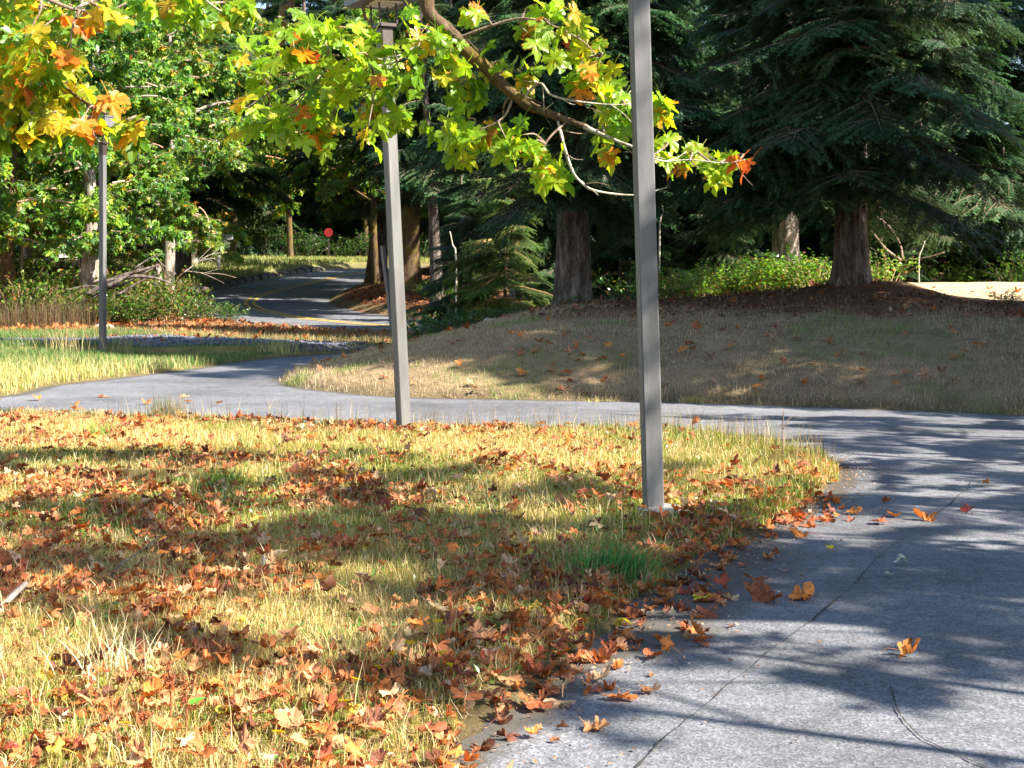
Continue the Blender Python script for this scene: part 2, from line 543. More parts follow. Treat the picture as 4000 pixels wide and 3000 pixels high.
def zone_col(x, y, dp, dr, dh, db):
    n = fbm(x * 1.3, y * 1.3, 31)[..., None]; n2 = fbm(x * 0.5, y * 0.5, 41)[..., None]
    straw = np.array((0.34, 0.25, 0.10)); olive = np.array((0.15, 0.14, 0.045))
    c = straw * n + olive * (1 - n)
    hillc = np.array((0.31, 0.225, 0.14)) * (0.75 + 0.5 * n) * (1 - 0.4 * n2) + np.array((0.05, 0.07, 0.02)) * 0.5 * n2
    litter = np.array((0.15, 0.075, 0.042)) * (0.7 + 0.6 * n)
    sunlit_floor = np.array((0.52, 0.40, 0.26)) * (0.8 + 0.4 * n)  # dry floor of the clearing, its sunlight put into the paler colour
    h = smooth(-0.2, 0.3, dh)[..., None]
    c = c * (1 - h) + hillc * h
    lt = smooth(3.7, 5.4, dh + (n[..., 0] - 0.5) * 3)[..., None]
    c = c * (1 - lt) + litter * lt
    dn = (smooth(6.6, 7.6, x + (n[..., 0] - .5)) * smooth(25.2, 26.0, y) * (1 - smooth(33, 36, y)))[..., None] * (dh > 0)[..., None]
    c = c * (1 - dn) + sunlit_floor * dn
    bk = smooth(0, 0.6, db)[..., None]
    c = c * (1 - bk) + (litter * 0.9) * bk
    far = ((y > 33.5) & (dh < 0) & (db < 0)).astype(float)
    lf = (far * smooth(34, 40, y + (n[..., 0] - 0.5) * 6) * (1 - smooth(56, 60, y)))[..., None]
    c = c * (1 - lf) + np.array((0.24, 0.10, 0.045)) * (0.6 + 0.8 * n) * lf
    vf = (far * smooth(60, 64, y))[..., None]
    c = c * (1 - vf) + (np.array((0.20, 0.19, 0.07)) * (0.8 + 0.4 * n)) * vf
    gr = smooth(1.15, 0.8, np.hypot((x + 7.6) / 4.6, (y - 32.2) / 1.7) + (n[..., 0] - .5) * 0.5)[..., None]
    c = c * (1 - gr) + np.array((0.085, 0.088, 0.105)) * gr
    # bare soil along the drive's edges
    ed = (smooth(-0.3, 0.02, dp + (n[..., 0] - 0.5) * 0.3))[..., None]
    c = c * (1 - ed * 0.75) + np.array((0.085, 0.068, 0.05)) * ed * 0.75
    re = (smooth(ROAD_W + 0.7, ROAD_W, dr))[..., None]
    c = c * (1 - re * 0.6) + np.array((0.10, 0.08, 0.06)) * re * 0.6
    return c


ii = (np.arange(ny - 1)[:, None] * nx + np.arange(nx - 1)[None, :]).ravel()
GF = np.stack([ii, ii + 1, ii + nx + 1, ii + nx], -1)
me = mesh_np("ground", np.stack([gx, gy, gz], -1).reshape(-1, 3), [GF], [M_GROUND], zone_col(gx, gy, dp, dr, dh, db).reshape(-1, 3), smooth_shade=True)
ob("ground", me, kind="structure", label="rough dry lawn and forest floor under everything")

# the drive: a sheet that the turf overlaps at its ragged edges
px_, py_ = np.meshgrid(np.arange(-24.5, 9.2, 0.2), np.arange(-8, 40, 0.2))
dpp = sdist(px_, py_, PATH)
keep = (dpp[:-1, :-1] > -0.55) & (dpp[1:, 1:] > -0.55) & (dpp[:-1, 1:] > -0.55) & (dpp[1:, :-1] > -0.55)
w = px_.shape[1]
ii = (np.arange(px_.shape[0] - 1)[:, None] * w + np.arange(w - 1)[None, :])[keep]
F = np.stack([ii, ii + 1, ii + w + 1, ii + w], -1)
used, inv = np.unique(F, return_inverse=True)
PV = np.stack([px_, py_, zroad(py_) + 0.004 + (fbm(px_ * 0.6, py_ * 0.6, 77) - .5) * 0.012], -1).reshape(-1, 3)[used]
edge = (smooth(0.30, -0.1, dpp) + 0.55 * smooth(0.9, 0.1, dpp) * smooth(9.0, 8.2, py_) * smooth(5.6, 6.4, py_) * (px_ < 2)).reshape(-1)[used]
me = mesh_np("drive", PV, [inv.reshape(F.shape)], [M_PATH], smooth_shade=True, extra={"Edge": edge})
drive = ob("drive", me, kind="structure", label="old grey asphalt drive curving round the lawn")


def strip(pts2, width, zoff, zfun, name, mat, parent, jitter=0.0, seed=0, wv=None):
    pts2 = np.asarray(pts2, float)
    t = np.gradient(pts2, axis=0); t /= np.linalg.norm(t, axis=1)[:, None]
    nn = np.stack([t[:, 1], -t[:, 0]], 1)
    rg = np.random.default_rng(seed)
    wid = (np.full(len(pts2), width) if wv is None else wv) * (1 + jitter * rg.uniform(-1, 1, len(pts2)))
    jn = np.convolve(rg.normal(0, 1, len(pts2) + 4), [.2, .2, .2, .2, .2], 'valid')
    if jitter:
        pts2 = pts2 + nn * (jn * width * jitter * 2.2)[:, None]
    A = pts2 + nn * wid[:, None] / 2; B = pts2 - nn * wid[:, None] / 2
    V = np.concatenate([np.c_[A, zfun(A[:, 1]) + zoff], np.c_[B, zfun(B[:, 1]) + zoff]])
    n = len(pts2); i = np.arange(n - 1)
    return ob(name, mesh_np(name, V, [np.stack([i, i + 1, n + i + 1, n + i], -1)], [mat]), parent)


def gpx(pts):
    return [((x - CX) / (y - HY) * CAM_H, F_PX * CAM_H / (y - HY)) for x, y in pts]


zf = lambda y: zroad(y) + 0.010
ck = spline(gpx([(1340, 1720), (1380, 1659), (1450, 1590), (1590, 1470), (1700, 1385), (1790, 1315), (1850, 1260), (1900, 1205), (2000, 1130), (2060, 1085), (2092, 1055), (2098, 1040)]), 170)
strip(ck, 0.012, 0.004, zf, "crack", M_CRACK, drive, 0.35, 5, 0.002 + 0.010 * vnoise(np.arange(170) * .19, np.zeros(170), None, 3) ** 1.5)
ck = spline(gpx([(1925, 1490), (1940, 1545), (1990, 1600), (2050, 1630), (2130, 1665)]), 60)
strip(ck, 0.006, 0.004, zf, "crack", M_CRACK, drive, 0.5, 6)
ck = spline(gpx([(1050, 760), (900, 767), (760, 771), (640, 780)]), 30)

# the road with its double yellow line
nseg = len(ROAD_C)
cross = np.linspace(-ROAD_W, ROAD_W, 7)
RV = []
for cpos in cross:
    q = ROAD_C + ROAD_N * cpos
    RV.append(np.c_[q, zroad(q[:, 1]) + 0.004 - 0.008 * abs(cpos)])
RV = np.concatenate(RV)
i = np.arange(nseg - 1)
F = np.concatenate([np.stack([k * nseg + i, (k + 1) * nseg + i, (k + 1) * nseg + i + 1, k * nseg + i + 1], -1) for k in range(6)])
road = ob("road", mesh_np("road", RV, [F], [M_ROAD], smooth_shade=True), kind="structure", label="dark asphalt road with a double yellow line bending away")
for s in (-0.16, 0.16):
    strip(ROAD_C + ROAD_N * s, 0.13, 0.012, zroad, "yellow_line", M_YELLOW, road, 0.06, 9)

# stone edging of the verge on the far bend
kerb = ob("stone_kerb", None, loc=(-12.5, 68, 1.3), label="low broken stone kerb along the grass verge at the road bend", cat="kerb")
kd = np.r_[0, np.cumsum(np.linalg.norm(np.diff(ROAD_L, axis=0), axis=1))]
msk = (ROAD_L[:, 1] > 60) & (ROAD_L[:, 1] < 81) & (ROAD_L[:, 0] < -5)
s0, s1 = kd[msk][0], kd[msk][-1]
KM = []
for k in range(5):
    rg = np.random.default_rng(k + 90)
    mb = MB(); mb.box((0, 0, 0), (0.92, 0.34, 0.34))
    v = mb.V[0]; v += rg.uniform(-0.05, 0.05, v.shape); v[v[:, 2] > 0, :2] *= 0.88
    KM.append(mb.build("kerb_stone", [M_STONE]))
sv = s0
k = 0
while sv < s1:
    x = np.interp(sv, kd, ROAD_L[:, 0]); y = np.interp(sv, kd, ROAD_L[:, 1])
    x2 = np.interp(sv + .3, kd, ROAD_L[:, 0]); y2 = np.interp(sv + .3, kd, ROAD_L[:, 1])
    an = math.atan2(y2 - y, x2 - x)
    o = ob("stone", KM[k % 5], kerb, (x + 12.5, y - 68, float(zroad(y)) + 0.05 + random.uniform(-.07, .05) - 1.3), (random.uniform(-.08, .08), random.uniform(-.08, .08), an + random.uniform(-.12, .12)))
    sv += 0.97 + random.uniform(0, .18); k += 1

# ------------------------------------------------------------------ leaf shapes
HALF = [(0.13, -0.10), (0.27, -0.15), (0.37, -0.11), (0.31, 0.0), (0.22, 0.085), (0.38, 0.115), (0.53, 0.17), (0.49, 0.27), (0.56, 0.40), (0.50, 0.46), (0.38, 0.43), (0.31, 0.50), (0.15, 0.36), (0.17, 0.50), (0.24, 0.63), (0.13, 0.70), (0.09, 0.84)]
OUTL = np.array([(0, 0)] + HALF + [(0, 0.90)] + [(-x, y) for x, y in HALF[::-1]])
CEN = np.array((0, 0.18))
TIPS = np.array([(0.38, -0.12), (0.58, 0.44), (0, 0.92), (-0.58, 0.44), (-0.38, -0.12)])
HALF_LO = [(0.36, -0.12), (0.21, 0.085), (0.52, 0.17), (0.54, 0.43), (0.15, 0.37), (0.22, 0.63)]
OUTL_LO = np.array([(0, 0)] + HALF_LO + [(0, 0.92)] + [(-x, y) for x, y in HALF_LO[::-1]])


def maple(seed, curl=0.0, ring=True, stem=True, lo=False, fold=0.0):
    """one lobed leaf, about 1 wide, lying in xy, base at the origin, tip towards +y"""
    rg = np.random.default_rng(seed)
    o = (OUTL_LO if lo else OUTL).copy()
    o = o * (1 + rg.uniform(-0.07, 0.07, o.shape)) + rg.normal(0, 0.012, o.shape)
    o[0] = (0, 0)
    n = len(o)
    lay = [CEN[None], CEN + (o - CEN) * 0.52, o] if ring else [CEN[None], o]
    xy = np.concatenate(lay)
    tipd = np.stack([np.abs((xy[:, 0] - CEN[0]) * (t[1] - CEN[1]) - (xy[:, 1] - CEN[1]) * (t[0] - CEN[0])) / np.linalg.norm(t - CEN) + 2 * np.clip(-((xy - CEN) @ (t - CEN)), 0, None) for t in TIPS]).min(0)
    vein = 1 - np.clip(tipd / 0.12, 0, 1)
    r = np.linalg.norm(xy - CEN, axis=1)
    z = -0.10 * (1 - vein) * r * 0 + 0.0
    ang = np.arctan2(xy[:, 1] - CEN[1], xy[:, 0] - CEN[0])
    z = curl * (r ** 2) * (1.0 + 0.9 * np.sin(ang * 2 + rg.uniform(0, 6)) + 0.6 * np.sin(ang * 3 + rg.uniform(0, 6)))
    z = z + 0.045 * (1 - vein) * (r > 0.05) + rg.normal(0, 0.012, len(xy)) * (1 + 3 * abs(curl))
    V = np.c_[xy, z]
    if abs(curl) > 0.3:   # roll one side over
        bend = np.clip(np.abs(V[:, 0]) - 0.12, 0, None)
        V[:, 2] += bend * abs(curl) * 0.9
        V[:, 0] *= 1 - 0.3 * abs(curl) * np.clip(bend * 2, 0, 1)
    if fold:      # dead leaves crumple: two creases, ruffled rim
        for q_ in range(3):
            a_ = rg.uniform(0, math.pi); ax_ = np.array((math.cos(a_), math.sin(a_)))
            d_ = (xy - CEN) @ ax_ - rg.uniform(-.15, .15)
            V[:, 2] += (np.sqrt(d_ ** 2 + .01) - .1) * fold * rg.uniform(.2, .7) * rg.choice([-1, 1])
            V[:, :2] -= np.outer(d_ * np.clip(fold * np.abs(d_), 0, .4) * .6, ax_)
        V[:, 2] += .05 * fold * np.sin(ang * 7 + rg.uniform(0, 6)) * r + rg.normal(0, .03 * fold, len(V)) * (r > .2)
        V[:, 2] -= V[:, 2].mean()
        V[:, 2] = .2 * np.tanh(V[:, 2] / .2)
    i = np.arange(n); j = (i + 1) % n
    T = [np.stack([np.zeros(n, int), 1 + i, 1 + j], -1)]
    Q = []
    if ring:
        Q = np.stack([1 + i, 1 + n + i, 1 + n + j, 1 + j], -1)
    T = np.concatenate(T)
    if stem:
        b = len(V)
        L = rg.uniform(0.45, 0.8); bx = rg.uniform(-0.12, 0.12); bz = rg.uniform(0.02, 0.14)
        sv_ = np.array([(0.012, 0.01, 0.0), (-0.012, 0.01, 0.0), (bx * 0.5 + 0.011, -L * 0.5, bz), (bx * 0.5 - 0.011, -L * 0.5, bz), (bx + .009, -L, bz * 0.3), (bx - .009, -L, bz * 0.3)])
        V = np.concatenate([V, sv_]); vein = np.r_[vein, np.ones(6)]
        T = np.concatenate([T, np.array([(0, 1, 2), (1, 3, 2), (2, 3, 4), (3, 5, 4)]) + b])
    return V, T, Q, vein


def leaf_mesh(name, seed, curl, mat, ring=True, fold=0.0):
    V, T, Q, vein = maple(seed, curl, ring, fold=fold)
    return mesh_np(name, V, [T, Q] if len(Q) else [T], [mat], smooth_shade=True, extra={"Vein": vein})


LIVE = [leaf_mesh("leaf", 100 + k, c_, M_LEAF) for k, c_ in enumerate((-0.12, -0.22, 0.1, -0.3, -0.05, 0.18, -0.25, -0.15))]
DEAD = [leaf_mesh("fallen_leaf", 200 + k, c_, M_FALLEN, True, f_) for k, (c_, f_) in enumerate(((.2, .5), (.35, .9), (.5, 1.1), (-.3, .8), (.45, 1.0), (.65, .9), (-.45, 1.0), (.3, .6), (.12, .25), (.75, 1.2), (.3, 1.3), (-.2, 1.2), (.1, .8), (.5, 1.4)))]


LIVE_T = [maple(100 + k, c_) for k, c_ in enumerate((-0.12, -0.22, 0.1, -0.3))]


def rotmats(az, tilt, roll):
    """stacked rotation matrices Rz(az) Rx(tilt) Ry(roll)"""
    ca, sa, ct, st, cr, sr = np.cos(az), np.sin(az), np.cos(tilt), np.sin(tilt), np.cos(roll), np.sin(roll)
    o = np.zeros_like(ca); e = np.ones_like(ca)
    Rz = np.stack([np.stack([ca, -sa, o], -1), np.stack([sa, ca, o], -1), np.stack([o, o, e], -1)], -2)
    Rx = np.stack([np.stack([e, o, o], -1), np.stack([o, ct, -st], -1), np.stack([o, st, ct], -1)], -2)
    Ry = np.stack([np.stack([cr, o, sr], -1), np.stack([o, e, o], -1), np.stack([-sr, o, cr], -1)], -2)
    return Rz @ Rx @ Ry


def merge(templates, which, mats, locs, scales, cols):
    """real, joined geometry of many small pieces -> V, [T, Q], C, vein"""
    Vs, Ts, Qs, Cs, Ve = [], [], [], [], []
    off = 0
    for k, (V, T, Q, vein) in enumerate(templates):
        m = np.where(which == k)[0]
        if not len(m):
            continue
        W = np.einsum('nij,vj->nvi', mats[m], V) * scales[m][:, None, None] + locs[m][:, None, :]
        nv = len(V)
        base = off + np.arange(len(m))[:, None, None] * nv
        Vs.append(W.reshape(-1, 3)); Ts.append((T[None] + base).reshape(-1, 3))
        if len(Q):
            Qs.append((Q[None] + base).reshape(-1, 4))
        Cs.append(np.repeat(cols[m], nv, 0)); Ve.append(np.tile(vein, len(m)))
        off += nv * len(m)
    F = [np.concatenate(Ts)] + ([np.concatenate(Qs)] if Qs else [])
    return np.concatenate(Vs), F, np.concatenate(Cs), np.concatenate(Ve)


def pick_cols(n, table, rg, jit=0.18):
    c = np.array([t[:3] for t in table]); w_ = np.array([t[3] for t in table], float); w_ /= w_.sum()
    k = rg.choice(len(c), n, p=w_)
    return c[k] * (1 + rg.uniform(-jit, jit, (n, 1))) * (1 + rg.uniform(-jit * .4, jit * .4, (n, 3)))


DEADCOL = [(0.40, 0.135, 0.042, 4), (0.27, 0.082, 0.032, 4), (0.44, 0.205, 0.09, 3), (0.50, 0.16, 0.035, 2.2), (0.14, 0.052, 0.028, 2.4), (0.5, 0.33, 0.19, 1.5), (0.26, 0.055, 0.028, 0.8), (0.5, 0.36, 0.05, 0.12)]
GREENCOL = [(0.055, 0.13, 0.022, 4), (0.08, 0.17, 0.02, 3), (0.035, 0.09, 0.022, 3), (0.13, 0.2, 0.02, 1.6), (0.24, 0.2, 0.02, 0.5), (0.28, 0.13, 0.02, 0.18)]

# ------------------------------------------------------------------ plant pieces shared by the forest
def make_bough(seed, L=3.0, mossy=0.0):
    rg = np.random.default_rng(seed)
    n = 14
    t = np.linspace(0, 1, n)
    droop = rg.uniform(0.55, 1.0)
    ax = np.c_[L * t * (1 - 0.08 * t), np.cumsum(rg.normal(0, 0.03, n)), 0.32 * t - droop * t ** 2 + 0.16 * t ** 4]
    mb = MB()
    V, F = tube(ax, 0.035 * (1 - t) + 0.006, 5, False)
    mb.add(V, F, (1, 1, 1), 1)
    NV, NT, NC = [], [], []
    off = 0
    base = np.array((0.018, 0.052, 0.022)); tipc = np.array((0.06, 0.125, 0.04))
    for k in range(66):
        tt = 0.06 + 0.94 * (k / 65) ** 0.9
        p0 = np.array([np.interp(tt, t, ax[:, c]) for c in range(3)])
        side = 1 if k % 2 else -1
        bl = (0.25 + 0.95 * math.sin(math.pi * min(1, 0.12 + 0.86 * tt)) ** 0.8) * rg.uniform(0.6, 1.1) * (1 if tt < .92 else .6)
        an = side * R(rg.uniform(38, 68)) * (1 - 0.5 * (tt > 0.94))
        d0 = np.array((math.cos(an), math.sin(an), rg.uniform(-0.25, 0.12)))
        m_ = max(4, int(bl / 0.045))
        s = np.linspace(0.08, 1, m_)
        bd = rg.uniform(0.15, 0.55)
        B = p0 + np.outer(s * bl, d0); B[:, 2] -= bd * (s * bl) ** 2
        if bl > 0.45:
            bv, bf = tube(B[::4], np.linspace(0.008, 0.003, len(B[::4])), 3, False)
            mb.add(bv, bf, (0.8, 0.8, 0.8), 1)
        for sd in (-1, 1):
            tl = rg.uniform(0.07, 0.17, m_) * (1.15 - 0.65 * s)
            tn = np.full(m_, an) + sd * R(55) + rg.normal(0, 0.25, m_)
            D = np.c_[np.cos(tn), np.sin(tn), -0.25 - rg.uniform(0, 0.75, m_)]
            D /= np.linalg.norm(D, axis=1)[:, None]
            # needles along every twig: pairs of slim triangles
            for q in range(4):
                f = (q + 0.4) / 4
                base_p = B + D * (tl * f)[:, None]
                for w_ in (-1, 1):
                    nl = rg.uniform(0.03, 0.055, m_)
                    pr = np.cross(D, np.array((0, 0, 1.0))); pr /= np.linalg.norm(pr, axis=1)[:, None] + 1e-6
                    nd = D * 0.75 + pr * w_ * 0.65 + np.c_[np.zeros((m_, 2)), rg.uniform(-0.3, 0.4, m_)]
                    a_ = base_p + D * 0.011; b_ = base_p - D * 0.011; c_ = base_p + nd * nl[:, None]
                    NV.append(np.stack([a_, b_, c_], 1).reshape(-1, 3))
                    NT.append(off + np.arange(m_ * 3).reshape(-1, 3)); off += m_ * 3
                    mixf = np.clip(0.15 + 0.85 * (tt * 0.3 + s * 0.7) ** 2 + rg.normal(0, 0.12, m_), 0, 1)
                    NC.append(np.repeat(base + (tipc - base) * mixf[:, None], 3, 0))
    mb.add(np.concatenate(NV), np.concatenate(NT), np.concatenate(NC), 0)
    return mb.build("bough", [M_NEEDLE, M_TWIG])


BOUGHS = [make_bough(300 + k) for k in range(6)]

LEAF_LO = [maple(400 + k, c_, ring=False, stem=False, lo=True) for k, c_ in enumerate((-0.2, 0.15, -0.35))]


def make_leafy(seed, L=2.4, nleaf=210, size=(0.13, 0.24), table=GREENCOL):
    rg = np.random.default_rng(seed)
    t = np.linspace(0, 1, 10)
    ax = np.c_[L * t, np.cumsum(rg.normal(0, 0.05, 10)), 0.35 * t - 0.75 * t ** 2]
    mb = MB()
    V, F = tube(ax, 0.028 * (1 - t) + 0.005, 5, False)
    mb.add(V, F, (1, 1, 1), 1)
    ends = []
    for k in range(26):
        tt = rg.uniform(0.1, 1.0)
        p0 = np.array([np.interp(tt, t, ax[:, c]) for c in range(3)])
        an = rg.uniform(-1.4, 1.4); ln = rg.uniform(0.25, 0.8) * (1.15 - 0.5 * tt)
        d = np.array((math.cos(an), math.sin(an), rg.uniform(-0.55, 0.35)))
        e = p0 + d * ln - np.array((0, 0, 0.15 * ln))
        bv, bf = tube(np.array([p0, (p0 + e) / 2 + (0, 0, 0.04), e]), [0.009, 0.006, 0.003], 3, False)
        mb.add(bv, bf, (0.8, 0.8, 0.8), 1)
        ends.append((p0, e))
    pe = np.array([p0 + (e - p0) * u for (p0, e) in ends for u in rg.uniform(0.25, 1.05, nleaf // len(ends))])
    n = len(pe)
    az = rg.uniform(0, 6.283, n); tilt = R(-25) - rg.uniform(0, 0.9, n); roll = rg.normal(0, 0.45, n)
    mats = rotmats(az, tilt, roll)
    locs = pe + rg.normal(0, 0.05, (n, 3))
    V, F, C, ve = merge(LEAF_LO, rg.integers(0, 3, n), mats, locs, rg.uniform(*size, n), pick_cols(n, table, rg))
    mb.add(V, F, C, 0)
    return mb.build("leafy_branch", [M_CROWN, M_TWIG])


LEAFY = [make_leafy(500 + k) for k in range(5)]

OVAL = np.array([(0, 0), (0.24, 0.3), (0.27, 0.6), (0, 1.05), (-0.27, 0.6), (-0.24, 0.3)])


def oval_leaf(fold):
    V = np.c_[OVAL, np.abs(OVAL[:, 0]) * fold]
    V = np.concatenate([V, [(0, 0.5, -0.02)]])
    i = np.arange(6)
    return V, np.stack([np.full(6, 6), i, (i + 1) % 6], -1), [], np.zeros(7)


OVALS = [oval_leaf(0.25), oval_leaf(-0.15)]


def make_bush(seed, n=620, table=((0.06, 0.14, 0.02, 4), (0.09, 0.19, 0.02, 3), (0.03, 0.08, 0.02, 3), (0.15, 0.22, 0.03, 1.2), (0.26, 0.12, 0.04, .3)), size=(0.05, 0.10)):
    rg = np.random.default_rng(seed)
    mb = MB()
    st = 34
    pts = []
    for k in range(st):
        a = rg.uniform(0, 6.283); r = rg.uniform(0.05, 0.6) ** 0.7; h = rg.uniform(0.35, 0.85) * (1.1 - 0.6 * r)
        q = np.array([(r * .4 * math.cos(a), r * .4 * math.sin(a), -0.1), (r * .8 * math.cos(a), r * .8 * math.sin(a), h * .7), (r * 1.2 * math.cos(a) + rg.normal(0, .08), r * 1.2 * math.sin(a) + rg.normal(0, .08), h)])
        bv, bf = tube(spline(q, 5), np.linspace(0.008, 0.003, 5), 3, False)
        mb.add(bv, bf, (1, 1, 1), 1)
        c = spline(q, 20)
        pts += [c[int(i)] for i in rg.integers(4, 20, n // st)]
    pts = np.array(pts) + rg.normal(0, 0.045, (len(pts), 3))
    m_ = len(pts)
    mats = rotmats(rg.uniform(0, 6.283, m_), rg.uniform(-0.9, 0.7, m_), rg.normal(0, .5, m_))
    V, F, C, _ = merge(OVALS, rg.integers(0, 2, m_), mats, pts, rg.uniform(*size, m_), pick_cols(m_, table, rg))
    mb.add(V, F, C, 0)
    return mb.build("foliage", [M_SALAL, M_TWIG])


BUSH = [make_bush(600 + k) for k in range(3)]


def trunk_mesh(name, pts, rad, sides, mat, ridge=0.1, seed=0, flare=1.0, col=(1, 1, 1), rings=40):
    pts = spline(pts, rings); rad = np.interp(np.linspace(0, 1, rings), np.linspace(0, 1, len(rad)), rad)
    h = np.linalg.norm(pts - pts[0], axis=1)
    rad = rad * (1 + flare * 0.55 * np.exp(-h / 0.35))
    ang = np.arange(sides) / sides * 2 * math.pi
    A, H = np.meshgrid(ang, h)
    k = 5.5
    n1 = vnoise(np.cos(A) * k + 11, np.sin(A) * k + 17, H * 1.1, seed)
    n2 = vnoise(np.cos(A) * k * 2.6, np.sin(A) * k * 2.6, H * 3.2, seed + 5)
    rr = rad[:, None] * (1 + ridge * (np.abs(n1 - 0.5) * 2 - 0.35) + ridge * 0.5 * (n2 - 0.5))
    rr = rr * (1 + flare * 0.22 * np.exp(-H / 0.3) * np.sin(A * 5 + seed))
    V = np.stack([pts[:, 0][:, None] + np.cos(A) * rr, pts[:, 1][:, None] + np.sin(A) * rr, np.repeat(pts[:, 2][:, None], sides, 1)], -1).reshape(-1, 3)
    i = np.arange(rings - 1)[:, None] * sides; j = np.arange(sides)[None]; jn = (j + 1) % sides
    F = np.stack([i + j, i + jn, i + sides + jn, i + sides + j], -1).reshape(-1, 4)
    return mesh_np(name, V, [F], [mat], np.tile(col, (len(V), 1)), smooth_shade=True)


def conifer(x, y, height, r0, z_lo, label, group=None, reach=3.6, dense=(3.0, 9.0), step=0.34, step_hi=0.8, per=5, mat=None, tint=(1, 1, 1), sides=14, ridge=0.08, seed=0,
            name="conifer_tree", lean=(0, 0), rings=24, cone=0.75, face=None, flare=1.0, gap=None):
    rg = np.random.default_rng(seed + 1000)
    z0 = float(ground(np.array([x]), np.array([y]))[0])
    root = ob(name, None, loc=(x, y, z0), label=label, cat="conifer", group=group)
    pts = [(0, 0, -0.25), (lean[0] * .3, lean[1] * .3, height * .33), (lean[0] * .7, lean[1] * .7, height * .66), (lean[0], lean[1], height)]
    ob("trunk", trunk_mesh("trunk", np.array(pts), [r0, r0 * .72, r0 * .42, 0.03], sides, mat or M_FIRBARK, ridge, seed, flare, rings=rings), root)
    z = z_lo
    while z < height - 0.4:
        f = z / height
        ln = reach * max(0.12, (1 - f) ** cone) * (0.75 + 0.25 * smooth(z_lo, z_lo + 1.5, np.array(z)))
        for k in range(per):
            az = rg.uniform(0, 6.283)
            if face is not None and rg.random() < 0.35:
                az = face + rg.normal(0, 0.7)
            if gap and z < gap[2] and gap[0] < (az + math.pi) % (2 * math.pi) - math.pi < gap[1] and rg.random() < .85:
                continue
            s = float(ln * rg.uniform(0.72, 1.15) / 3.0)
            o = ob("bough", BOUGHS[rg.integers(0, 6)], root, (lean[0] * f, lean[1] * f, z + rg.uniform(-.2, .2)), (rg.normal(0, .15), rg.normal(0.08, .13) + 0.14 * (1 - f), az), (s, s * rg.uniform(.85, 1.15), s * rg.uniform(.8, 1.2)))
            g = rg.uniform(0.5, 1.0) * (1.55 if rg.random() < .07 else 1.0)  # a few boughs tinted brighter, sunlit patches put into the colour
            o.color = (tint[0] * g * rg.uniform(.85, 1.3), tint[1] * g, tint[2] * g * rg.uniform(.75, 1.1), 1)
        z += (step if dense[0] <= z <= dense[1] else step_hi) * rg.uniform(.8, 1.2)
    return root


def broadleaf(x, y, height, r0, z_lo, label, group=None, radius=3.2, n=40, mat=None, tint=(1, 1, 1), seed=0, name="maple_tree", lean=(0, 0), scale=(0.8, 1.25), nlimb=6, sides=12, hi=None, flare=.6):
    rg = np.random.default_rng(seed + 2000)
    z0 = float(ground(np.array([x]), np.array([y]))[0])
    root = ob(name, None, loc=(x, y, z0), label=label, cat="tree", group=group)
    b1, b2 = rg.normal(0, .18, 2), rg.normal(0, .3, 2)
    tp = np.array([(0, 0, -0.2), (lean[0] * .25 + b1[0], lean[1] * .25 + b1[1], height * .3), (lean[0] * .6 + b2[0], lean[1] * .6 + b2[1], height * .65), (lean[0], lean[1], height * .92)])
    ob("trunk", trunk_mesh("trunk", tp, [r0, r0 * .8, r0 * .5, .03], sides, mat or M_GREYBARK, 0.05, seed, flare, rings=26), root)
    tc = spline(tp, 60)
    hi = hi or height
    anchors = []
    for k in range(nlimb):
        u = rg.uniform(0.25, 0.9); p0 = tc[int(u * 59)]
        az = rg.uniform(0, 6.283); ln = radius * rg.uniform(.6, 1.0)
        e = p0 + np.array((math.cos(az) * ln, math.sin(az) * ln, ln * rg.uniform(.05, .6)))
        c = spline([p0, p0 * .5 + e * .5 + (0, 0, .25), e], 8)
        V, F = tube(c, np.linspace(r0 * .35, .015, 8), 6, False, .15, seed + k)
        mb = MB().add(V, F)
        ob("limb", mb.build("limb", [mat or M_GREYBARK], True), root)
        anchors += [c[i] for i in (3, 5, 7)]
    for k in range(n):
        if k % 2 and anchors:
            p0 = anchors[rg.integers(0, len(anchors))] + rg.normal(0, .35, 3)
        else:
            zz = rg.uniform(z_lo, hi); a = rg.uniform(0, 6.283); rr = radius * math.sqrt(rg.random()) * (0.35 + 0.65 * math.sin(math.pi * min(1, max(.12, (zz - z_lo) / (height - z_lo + .1)))))
            p0 = np.array((math.cos(a) * rr + lean[0] * zz / height, math.sin(a) * rr + lean[1] * zz / height, zz))
        s = rg.uniform(*scale)
        o = ob("leafy_branch", LEAFY[rg.integers(0, 5)], root, tuple(p0), (rg.normal(0, .3), rg.normal(0, .25), rg.uniform(0, 6.283)), s)
        g = rg.uniform(.75, 1.3)
        o.color = (tint[0] * g * rg.uniform(.85, 1.25), tint[1] * g, tint[2] * g, 1)
    return root


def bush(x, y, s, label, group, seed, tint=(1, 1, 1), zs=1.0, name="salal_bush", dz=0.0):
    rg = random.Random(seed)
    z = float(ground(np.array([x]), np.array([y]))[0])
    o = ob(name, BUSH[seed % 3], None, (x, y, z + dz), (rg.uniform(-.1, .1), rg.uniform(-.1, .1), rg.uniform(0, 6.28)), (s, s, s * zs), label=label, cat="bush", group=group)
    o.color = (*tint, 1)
    return o


